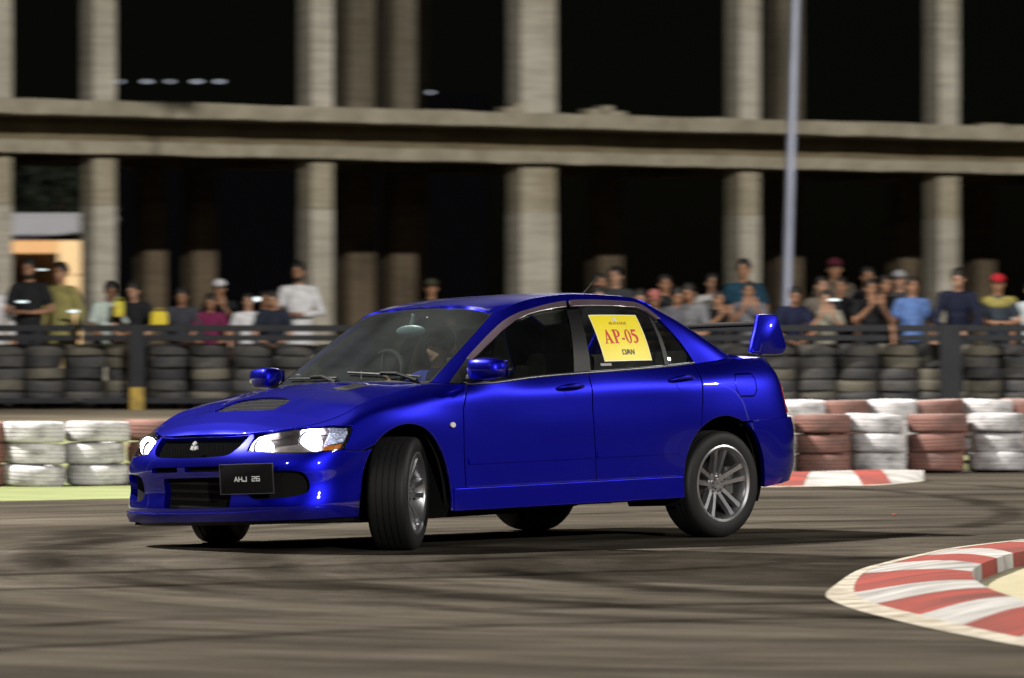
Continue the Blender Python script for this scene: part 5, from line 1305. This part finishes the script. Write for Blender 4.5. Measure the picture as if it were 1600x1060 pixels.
# scuttle: black cowl between bonnet and windscreen, wipers
yy = np.linspace(-.66, .66, 40); V = []
uc = np.linspace(0, HK[3], 300); Pc = HS.ev(uc, np.zeros_like(uc))
for y in yy:
    a = np.array([np.interp(abs(y), [0, .3, .5, .66], [-1.075, -1.065, -1.04, -1.01]), y, float(hood_z(np.array([-1.04]), np.array([y]))[0]) - .022])
    b = np.array([np.interp(abs(y), Pc[:, 1], Pc[:, 0]), y, np.interp(abs(y), Pc[:, 1], Pc[:, 2])])
    V += [a, (a + b) / 2 + [0, 0, -.004], b + [.01, 0, .006]]
meshobj('scuttle', B2C(flip(V)), [(3 * i + k, 3 * i + 3 + k, 3 * i + 4 + k, 3 * i + 1 + k) for i in range(39) for k in range(2)], M_BLKP, CAR, True)
def wiper(u0, t0, u1, t1, pu, pt):
    f = lambda u, t, d: B2C(flip([HS.ev(u, t)[0] - HS.nrm(u, t)[0] * d]))[0]
    bm = bmesh.new(); L = [f(u0 + (u1 - u0) * k / 10, t0 + (t1 - t0) * k / 10, .014) for k in range(11)]; add_tube(bm, L, .007, 6)
    m_ = ((u0 + u1) / 2, (t0 + t1) / 2); add_tube(bm, [f(pu, pt, .01), f((pu + m_[0]) / 2, (pt + m_[1]) / 2 + .004, .035), f(*m_, .024)], [.013, .010, .008], 8)
    bmobj('wiper', bm, M_BLKP, CAR)
wiper(.54, .020, .02, .052, .53, .0); wiper(-.03, .022, -.47, .034, -.02, .0)

# ---- boot wing
wing = empty('rear_wing', (0, 0, 0), 0, CAR)
for s in (-1, 1):
    out = [(1.800, 1.060), (1.800, 1.110), (1.860, 1.215), (1.893, 1.283), (1.915, 1.300), (2.045, 1.297), (2.068, 1.280), (2.095, 1.17), (2.110, 1.10), (2.085, 1.062), (2.02, 1.050)]
    out = cr_poly(out, closed=True, sub=3); bm = bmesh.new(); rings = []
    for dy, k in ((-.021, .93), (-.015, .985), (0, 1.0), (.015, .985), (.021, .93)):
        c = np.mean(out, 0); rings.append([bm.verts.new(B2C([(c[0] + (x - c[0]) * k, s * (.715 - .035 * (z - 1.05) / .25) + dy, c[1] + (z - c[1]) * k)])[0]) for x, z in out])
    n_ = len(out)
    for a, b in zip(rings[:-1], rings[1:]):
        for k in range(n_): bm.faces.new((a[k], a[(k + 1) % n_], b[(k + 1) % n_], b[k]))
    bm.faces.new(rings[0]); bm.faces.new(rings[-1][::-1]); bmobj('end_plate', bm, M_PAINT, wing, angle=50)
    bm = bmesh.new(); add_box(bm, (0, 0, 0), (.20, .03, .024), None, .008)
    for v in bm.verts: v.co = B2C([np.array(v.co) + [1.97, s * .715, 1.045]])[0]
    bmobj('wing_foot', bm, M_BLKP, wing)
bm = bmesh.new(); pr = [(1.905, 1.236), (1.93, 1.250), (1.99, 1.256), (2.06, 1.252), (2.10, 1.262), (2.085, 1.240), (2.0, 1.228), (1.93, 1.226)]
ringsY = [[bm.verts.new(B2C([(x, y, z + .004 * (1 - (y / .69) ** 2))])[0]) for x, z in pr] for y in np.linspace(-.69, .69, 21)]
for a, b in zip(ringsY[:-1], ringsY[1:]):
    for k in range(len(pr)): bm.faces.new((a[k], a[(k + 1) % len(pr)], b[(k + 1) % len(pr)], b[k]))
bm.faces.new(ringsY[0]); bm.faces.new(ringsY[-1][::-1]); bmobj('wing_blade', bm, plain('wing_carbon', (.006, .006, .0065), .8, spec=.03), wing, angle=40)
bm = bmesh.new(); add_tube(bm, [B2C([p])[0] for p in [(1.03, 0, 1.425), (1.05, 0, 1.45), (1.20, 0, 1.575)]], [.010, .006, .0025], 8); bmobj('aerial', bm, M_BLKP, CAR)

# ---- number plate, emblem, door card
def strokes(segs, w):
    """flat thick strokes -> list of quads in 2D"""
    Q = []
    for (x0, y0), (x1, y1) in segs:
        L = math.hypot(x1 - x0, y1 - y0) or 1; ux, uy = (x1 - x0) / L, (y1 - y0) / L; e = w * .5
        a, b = (x0 - ux * e, y0 - uy * e), (x1 + ux * e, y1 + uy * e)
        Q.append([(a[0] - uy * e, a[1] + ux * e), (a[0] + uy * e, a[1] - ux * e), (b[0] + uy * e, b[1] - ux * e), (b[0] - uy * e, b[1] + ux * e)])
    return Q
def pl(*p): return list(zip(p[:-1], p[1:]))
FONT = {'A': pl((0, 0), (.5, 1), (1, 0)) + pl((.22, .34), (.78, .34)), 'H': pl((0, 0), (0, 1)) + pl((1, 0), (1, 1)) + pl((0, .5), (1, .5)), 'J': pl((0, .25), (0, 0), (1, 0), (1, 1)),
        '2': pl((0, 1), (1, 1), (1, .52), (0, .48), (0, 0), (1, 0)), '6': pl((1, 1), (0, 1), (0, 0), (1, 0), (1, .52), (0, .52)), 'O': pl((0, 0), (0, 1), (1, 1), (1, 0), (0, 0)), 'M': pl((0, 0), (.25, 1), (.5, .25), (.75, 1), (1, 0)), 'N': pl((0, 0), (.1, 1), (.9, 0), (1, 1))}
def flat_text(name, txt, f, x0, y0, cw, chh, sp, w, mat, parent):
    V = []; F = []
    for i, c in enumerate(txt):
        if c == ' ': continue
        for q in strokes([((a[0] * cw, a[1] * chh), (b[0] * cw, b[1] * chh)) for a, b in FONT[c]], w):
            k = len(V); V += [f(x0 + i * sp + p[0], y0 + p[1], len(F) * 2e-5) for p in q]; F.append((k, k + 1, k + 2, k + 3))
    return meshobj(name, V, F, mat, parent)
pc = np.array([-2.205, .432, .441]); pX = np.array([.30, .955, 0.0]); pX /= np.linalg.norm(pX); pZ = np.array([-.03, 0, 1.0]); pN = np.cross(pX, pZ); pN = pN if pN[0] < 0 else -pN
pc = pc + pN * .010 + pX * .045
def pf(a, b, d=0): return B2C(flip([pc + pX * a + pZ * b + pN * (.006 + d)]))[0]
bm = bmesh.new(); add_box(bm, (0, 0, 0), (.352, .012, .172), None, .005)
for v in bm.verts: c = v.co.copy(); v.co = Vector(pf(c.x, c.z, -.006 - c.y))
plate = bmobj('number_plate', bm, plain('plate_black', (.004, .004, .005), .5, spec=.2), CAR, angle=40)
M_PW = plain('plate_white', (.68, .70, .72), .4)
for a, b, w, hh in ((0, .083, .352, .004), (0, -.083, .352, .004), (-.173, 0, .004, .166), (.173, 0, .004, .166)):
    bm = bmesh.new(); add_box(bm, (a, 0, b), (w, .003, hh))
    for v in bm.verts: c = v.co.copy(); v.co = Vector(pf(c.x, c.z, .0012 - c.y))
    bmobj('plate_rim', bm, plain('plate_rim', (.06, .06, .065), .3) if 'plate_rim' not in bpy.data.materials else bpy.data.materials['plate_rim'], plate)
flat_text('lettering', 'AHJ 26', lambda a, b, d: pf(a, b, .002 + d), -.078, -.012, .020, .024, .0285, .0046, M_PW, plate)
# three-diamond badge on the grille
P0 = RG.ev(.03, .600)[0]; bm = bmesh.new()
for k in range(3):
    a = R_(90 + 120 * k); d = .034; w = .0165
    c = [(0.004 * math.cos(a), .004 * math.sin(a)), (d * .5 * math.cos(a) + w * math.cos(a + 1.571), d * .5 * math.sin(a) + w * math.sin(a + 1.571)), (d * math.cos(a), d * math.sin(a)), (d * .5 * math.cos(a) - w * math.cos(a + 1.571), d * .5 * math.sin(a) - w * math.sin(a + 1.571))]
    lo = [bm.verts.new(B2C(flip([P0 + np.array([-.020 - .2 * y * -1, x, y * .95 + .003])]))[0]) for x, y in c]; hi = [bm.verts.new(B2C(flip([P0 + np.array([-.032 - .2 * y * -1, x * .93, y * .9 + .003])]))[0]) for x, y in c]
    for i in range(4): bm.faces.new((lo[i], lo[(i + 1) % 4], hi[(i + 1) % 4], hi[i]))
    bm.faces.new(hi); bm.faces.new(lo[::-1])
bmobj('badge', bm, M_BADGE, bumper)
# yellow entry card on the rear side window
CQ = [np.array(p) for p in ((1.708, .062), (2.083, .050), (2.104, .374), (1.650, .369))]
def cf(a, b, d=.0):
    q = (CQ[0] * (1 - a) + CQ[1] * a) * (1 - b) + (CQ[3] * (1 - a) + CQ[2] * a) * b
    P = HS.ev(q[0], q[1])[0] - HS.nrm(q[0], q[1])[0] * (-.004 + d); return B2C(flip([P]))[0]
def cgrid(a0, a1, b0, b1, n, d):
    V = [cf(a0 + (a1 - a0) * i / n, b0 + (b1 - b0) * j / n, d) for i in range(n + 1) for j in range(n + 1)]
    return V, [(i * (n + 1) + j, (i + 1) * (n + 1) + j, (i + 1) * (n + 1) + j + 1, i * (n + 1) + j + 1) for i in range(n) for j in range(n)]
V, F = cgrid(0, 1, 0, 1, 10, .0); Vb, Fb = cgrid(0, 1, 0, 1, 10, -.002)
M_YEL = plain('yellow_card', (.72, .61, .008), .45, var=.05, scale=4); M_CEDGE = plain('card_margin', (.78, .76, .55), .5)
card = meshobj('entry_card', V + Vb, F + [tuple(k + len(V) for k in f[::-1]) for f in Fb], M_YEL, CAR)
for a0, a1, b0, b1 in ((0, .012, 0, 1), (.988, 1, 0, 1), (.012, .988, 0, .016), (.012, .988, .984, 1)):
    V, F = cgrid(a0, a1, b0, b1, 8, .0004); meshobj('card_margin', V, F, M_CEDGE, card)
def arc(cx, cy, rx, ry, a0, a1, n=14): return [(cx + rx * math.cos(R_(a0 + (a1 - a0) * i / n)), cy + ry * math.sin(R_(a0 + (a1 - a0) * i / n))) for i in range(n + 1)]
GL = {  # bold serif capitals in a 1-high box: (outline, holes, width)
 'A': ([(0, 0), (.30, 0), (.30, .05), (.22, .07), (.27, .26), (.52, .26), (.58, .07), (.50, .05), (.50, 0), (.92, 0), (.92, .05), (.84, .07), (.52, 1.0), (.44, 1.0), (.11, .09), (0, .05)], [[(.295, .33), (.50, .33), (.40, .68)]], .95),
 'P': ([(0, 0), (.44, 0), (.44, .05), (.33, .08), (.33, .45), (.45, .45)] + arc(.45, .725, .31, .275, -90, 90) + [(0, 1.0), (0, .95), (.10, .92), (.10, .08), (0, .05)], [[(.33, .52), (.42, .52)] + arc(.42, .725, .12, .205, -90, 90) + [(.33, .93)]], .80),
 '-': ([(0, .25), (.30, .25), (.30, .38), (0, .38)], [], .38),
 '0': (arc(.32, .5, .32, .515, 0, 352, 30), [arc(.32, .5, .135, .44, 0, 350, 26)], .70),
 '5': ([(.06, 1.0), (.58, 1.0), (.53, .84), (.19, .84), (.17, .70)] + arc(.16, .35, .46, .36, 75, -75, 16) + arc(.14, .08, .13, .09, -60, -240, 8) + [(.16, .15)] + arc(.12, .30, .24, .24, -60, 62, 12) + [(.0, .56)], [], .66)}
def glyphs(txt, a0, b0, sx, sy, d):
    V = []; F = []; x = 0
    for c in txt:
        o_, hs, w = GL[c]; loops = [o_] + hs; pts = []; ed = []
        for L in loops:
            L = resamp(L, .12); b = len(pts); pts += L; ed += [(b + i, b + (i + 1) % len(L)) for i in range(len(L))]
        vo, _, fo, *_r = delaunay_2d_cdt([Vector(p) for p in pts], ed, [], 0, 1e-6); vo = np.array([(v.x, v.y) for v in vo])
        fo = [list(f) for f in fo]; cen = np.array([vo[f].mean(0) for f in fo]); ok = inside(cen, o_)
        for H in hs: ok &= ~inside(cen, H)
        b = len(V); V += [cf(a0 + (x + p[0]) * sx, b0 + p[1] * sy, d) for p in vo]; F += [[k + b for k in f] for f, q in zip(fo, ok) if q]; x += w + .04
    return V, F
V, F = glyphs('AP-05', .125, .365, .197, .30, .0012); meshobj('lettering', V, F, plain('card_red', (.50, .018, .012), .5), card)
flat_text('lettering', 'OMN', lambda a, b, d: cf(a, b, .0012 + d), .42, .14, .062, .085, .088, .022, plain('card_black', (.05, .045, .02), .5), card)
V = []; F = []
for i, (a, w, hh) in enumerate([(.33, .03, .05), (.37, .02, .07), (.405, .035, .04), (.45, .02, .07), (.49, .035, .05), (.545, .02, .06), (.58, .03, .06), (.625, .025, .05), (.66, .025, .065)]):
    k = len(V); V += [cf(a, .775, .0012), cf(a + w, .775, .0012), cf(a + w, .775 + hh, .0012), cf(a, .775 + hh, .0012)]; F.append((k, k + 1, k + 2, k + 3))
meshobj('small_print', V, F, plain('card_brown', (.42, .22, .01), .5), card)
V = [cf(.47 + .045 * math.cos(k * .5236), .885 + .035 * math.sin(k * .5236), .0012) for k in range(12)]; meshobj('small_mark', V, [tuple(range(12))], plain('card_grey', (.55, .58, .60), .5), card)
V = [cf(a, b, .0) for a, b in ((-.10, -.085), (.12, -.085), (.12, -.035), (-.10, -.035))]; meshobj('window_sticker', V, [(0, 1, 2, 3)], plain('sticker_grey', (.20, .20, .22), .5), CAR)

# ---- wheels
def tyre_bm():
    bm = bmesh.new(); R, w = .325, .235; pr = [(.218, -.098), (.226, -.110), (.255, -.1175), (.292, -.117), (.312, -.108), (.3205, -.095)]
    n_ = 4; a = -.088
    for k in range(5):
        b = a + .0285; cr = lambda y: R - (abs(y) / .1175) ** 2.2 * .005
        pr += [(cr(a), a), (cr(b), b)]
        if k < 4: pr += [(cr(b) - .007, b + .001), (cr(b) - .007, b + .0072)]
        a = b + .0082
    pr += [(.3205, .095), (.312, .108), (.292, .117), (.255, .1175), (.226, .110), (.218, .098)]
    add_lathe(bm, pr, 72, closed=True); return bm
def mk(name, bm, ang, mats):
    me = bpy.data.meshes.new(name); bmesh.ops.recalc_face_normals(bm, faces=bm.faces[:]); bm.to_mesh(me); bm.free(); me.shade_smooth(); me.set_sharp_from_angle(angle=R_(ang)); me.materials.append(mats); return me
TM = mk('car_tyre', tyre_bm(), 40, M_RUB)
bm = bmesh.new()       # outer face towards -Y
add_lathe(bm, [(.232, -.107), (.238, -.113), (.228, -.116), (.214, -.108), (.209, -.094), (.204, -.05), (.196, .06), (.205, .105), (.196, .105), (.190, .05), (.199, -.048), (.203, -.09), (.212, -.104)], 72, closed=True)
add_lathe(bm, [(.004, -.062), (.030, -.064), (.036, -.052), (.062, -.056), (.074, -.050), (.078, -.02), (.004, -.02)], 36)
for k in range(5):
    for s in (-1, 1):
        a = k * math.pi / 2.5 + math.pi / 2; ca, sa = math.cos(a), math.sin(a); px, pz = -sa, ca
        V = []
        for r, off, w, yt, yb in ((.058, .019, .0195, -.056, -.020), (.10, .026, .0185, -.070, -.030), (.16, .034, .0185, -.088, -.055), (.208, .042, .024, -.100, -.075)):
            for ww, y in ((-w, yb), (-w * .7, yt), (w * .7, yt), (w, yb)):
                q = off * s + ww; V.append(bm.verts.new((r * ca + px * q, y, r * sa + pz * q)))
        for i in range(3):
            for j in range(4): bm.faces.new((V[4 * i + j], V[4 * i + (j + 1) % 4], V[4 * i + 4 + (j + 1) % 4], V[4 * i + 4 + j]))
        bm.faces.new(V[:4]); bm.faces.new(V[-4:])
RM = mk('alloy_rim', bm, 35, M_RIM)
bm = bmesh.new()
for k in range(5):
    a = k * 2 * math.pi / 5 + .3; add_lathe(bm, [(.001, -.069), (.008, -.069), (.009, -.05), (.001, -.05)], 8, Matrix.Translation((.046 * math.cos(a), 0, .046 * math.sin(a))))
NM = mk('wheel_nuts', bm, 30, M_CHROME)
bm = bmesh.new(); add_lathe(bm, [(.06, -.03), (.148, -.03), (.148, -.004), (.06, -.004)], 40, closed=True); DM = mk('disc', bm, 30, M_DISC)
bm = bmesh.new(); add_lathe(bm, [(.01, .01), (.19, .012), (.19, .03), (.01, .03)], 30); BPM = mk('backplate', bm, 30, M_LINER)
bm = bmesh.new(); add_box(bm, (.118, -.017, .02), (.075, .07, .17), None, .012); CPM = mk('caliper', bm, 30, plain('caliper_iron', (.05, .05, .05), .5))
for x, s, st in ((-1.3125, 1, 33), (-1.3125, -1, 29), (1.3125, 1, 0), (1.3125, -1, 0)):
    w = empty('wheel', (x, -.7575 * s, .325), R_(st) + (0 if s > 0 else math.pi), CAR)
    spin = rnd.uniform(0, 1)
    for nm, me in (('tyre', TM), ('rim', RM), ('wheel_nuts', NM), ('brake_disc', DM), ('backplate', BPM), ('caliper', CPM)):
        o = link(bpy.data.objects.new(nm, me), w)
        if nm in ('rim', 'wheel_nuts'): o.rotation_euler = (0, {(-1.3125, 1): .2, (1.3125, 1): -.04}.get((x, s), spin), 0)

# ---- cabin
def cab(name, bm, mat, parent=None, ang=40):
    for v in bm.verts: v.co = B2C([v.co])[0]
    return bmobj(name, bm, mat, parent or CAR, angle=ang)
bm = bmesh.new(); add_box(bm, (-.62, 0, .80), (.62, 1.36, .24), None, .06); add_box(bm, (-.42, .37, .93), (.22, .40, .07), None, .03); add_box(bm, (-.44, 0, .70), (.3, .3, .4), None, .04); dash = cab('dashboard', bm, M_INT)
for s in (-1, 1):
    bm = bmesh.new(); add_box(bm, (.10, s * .37, .42), (.52, .50, .20), Matrix.Rotation(R_(8), 3, 'Y'), .06); add_box(bm, (.40, s * .37, .78), (.15, .48, .66), Matrix.Rotation(R_(14), 3, 'Y'), .06)
    for d in (-1, 1): add_box(bm, (.35, s * .37 + d * .22, .80), (.18, .07, .46), Matrix.Rotation(R_(14), 3, 'Y'), .03)
    add_tube(bm, [(.46, s * .37 - .06, 1.05), (.47, s * .37 - .06, 1.16)], .008, 6); add_tube(bm, [(.46, s * .37 + .06, 1.05), (.47, s * .37 + .06, 1.16)], .008, 6)
    add_box(bm, (.48, s * .37, 1.19), (.10, .26, .17), Matrix.Rotation(R_(10), 3, 'Y'), .045); cab('seat', bm, M_SEAT)
bm = bmesh.new(); add_box(bm, (1.0, 0, .46), (.5, 1.26, .22), None, .06); add_box(bm, (1.30, 0, .80), (.16, 1.26, .60), Matrix.Rotation(R_(20), 3, 'Y'), .06); cab('rear_seat', bm, M_SEAT)
V = []; n_ = 14
for i in range(n_ + 1):
    for j in range(9):
        x = -.29 + 1.30 * i / n_; ye = float(np.interp(x, rx_, ry_)) * .97; y = -ye + 2 * ye * j / 8; V.append((x, y, float(roof_z(np.array([x]), np.array([y]))[0]) - .03))
meshobj('headliner', B2C(V), [(i * 9 + j, i * 9 + j + 1, (i + 1) * 9 + j + 1, (i + 1) * 9 + j) for i in range(n_) for j in range(8)], M_HEADL, CAR, True)
bm = bmesh.new(); add_box(bm, (1.55, 0, .98), (.35, 1.2, .02)); cab('parcel_shelf', bm, M_INT)
bm = bmesh.new(); add_ell(bm, (-.42, 0, 1.262), (.018, .125, .036), None, 16); add_tube(bm, [(-.42, 0, 1.27), (-.39, 0, 1.36)], .012, 8); cab('rear_view_mirror', bm, plain('mirror_back', (.10, .14, .15), .4))
bm = bmesh.new(); Rw = Matrix.Translation((-.33, .37, .985)) @ Matrix.Rotation(R_(-66), 4, 'Y')
ringp = [Rw @ Vector((.18 * math.cos(a), .18 * math.sin(a), 0)) for a in np.linspace(0, 2 * math.pi, 25)]; add_tube(bm, ringp, .016, 8)
for a in (0.2, 2.94, 4.71): add_tube(bm, [Rw @ Vector((0, 0, -.01)), Rw @ Vector((.17 * math.cos(a), .17 * math.sin(a), 0))], .012, 6)
add_ell(bm, Rw @ Vector((0, 0, -.01)), (.05, .06, .05)); cab('steering_wheel', bm, M_INT)
bm = bmesh.new(); add_box(bm, (-.73, .02, 1.005), (.05, .12, .075), Matrix.Rotation(R_(25), 3, 'Z'), .012); add_tube(bm, [(-.72, .02, .92), (-.73, .02, .98)], .014, 8); gp = cab('dash_camera', bm, M_GLOSSB)
bm = bmesh.new(); add_box(bm, (-.757, .03, 1.008), (.004, .085, .05), Matrix.Rotation(R_(25), 3, 'Z')); cab('camera_screen', bm, plain('screen_grey', (.35, .42, .45), .25), gp)
bm = bmesh.new(); add_ell(bm, (-.86, .52, 1.00), (.02, .05, .035)); cab('suction_mount', bm, M_GLOSSB)
# driver in the right-hand seat
P = PROT[SPECS[9]]
dv = empty('person', (0, 0, 0)); tag(dv, 'driver in a blue tee gripping the wheel inside the car', 'person')
M1 = Matrix(BODY.tolist()).to_4x4(); car_m = Matrix.Translation((-.25958, 30.350, 0)) @ Matrix.Rotation(R_(45.08), 4, 'Z')
Ms = Matrix.Translation((.055, .37, .565 - .95 * .93)) @ Matrix.Rotation(R_(-90), 4, 'Z') @ Matrix.Scale(.93, 4)
dv.matrix_world = car_m @ M1 @ Ms
for nm, mats in (('body', [SKIN[0], M_EYE, M_LIP]), ('shirt', [cloth((.03, .045, .32))]), ('pants', [cloth((.03, .03, .04))]), ('hair', [M_HAIR]), ('shoes', [M_SHOE])):
    o = link(bpy.data.objects.new({'pants': 'trousers'}.get(nm, nm), P[nm]), dv); slot(o, mats)
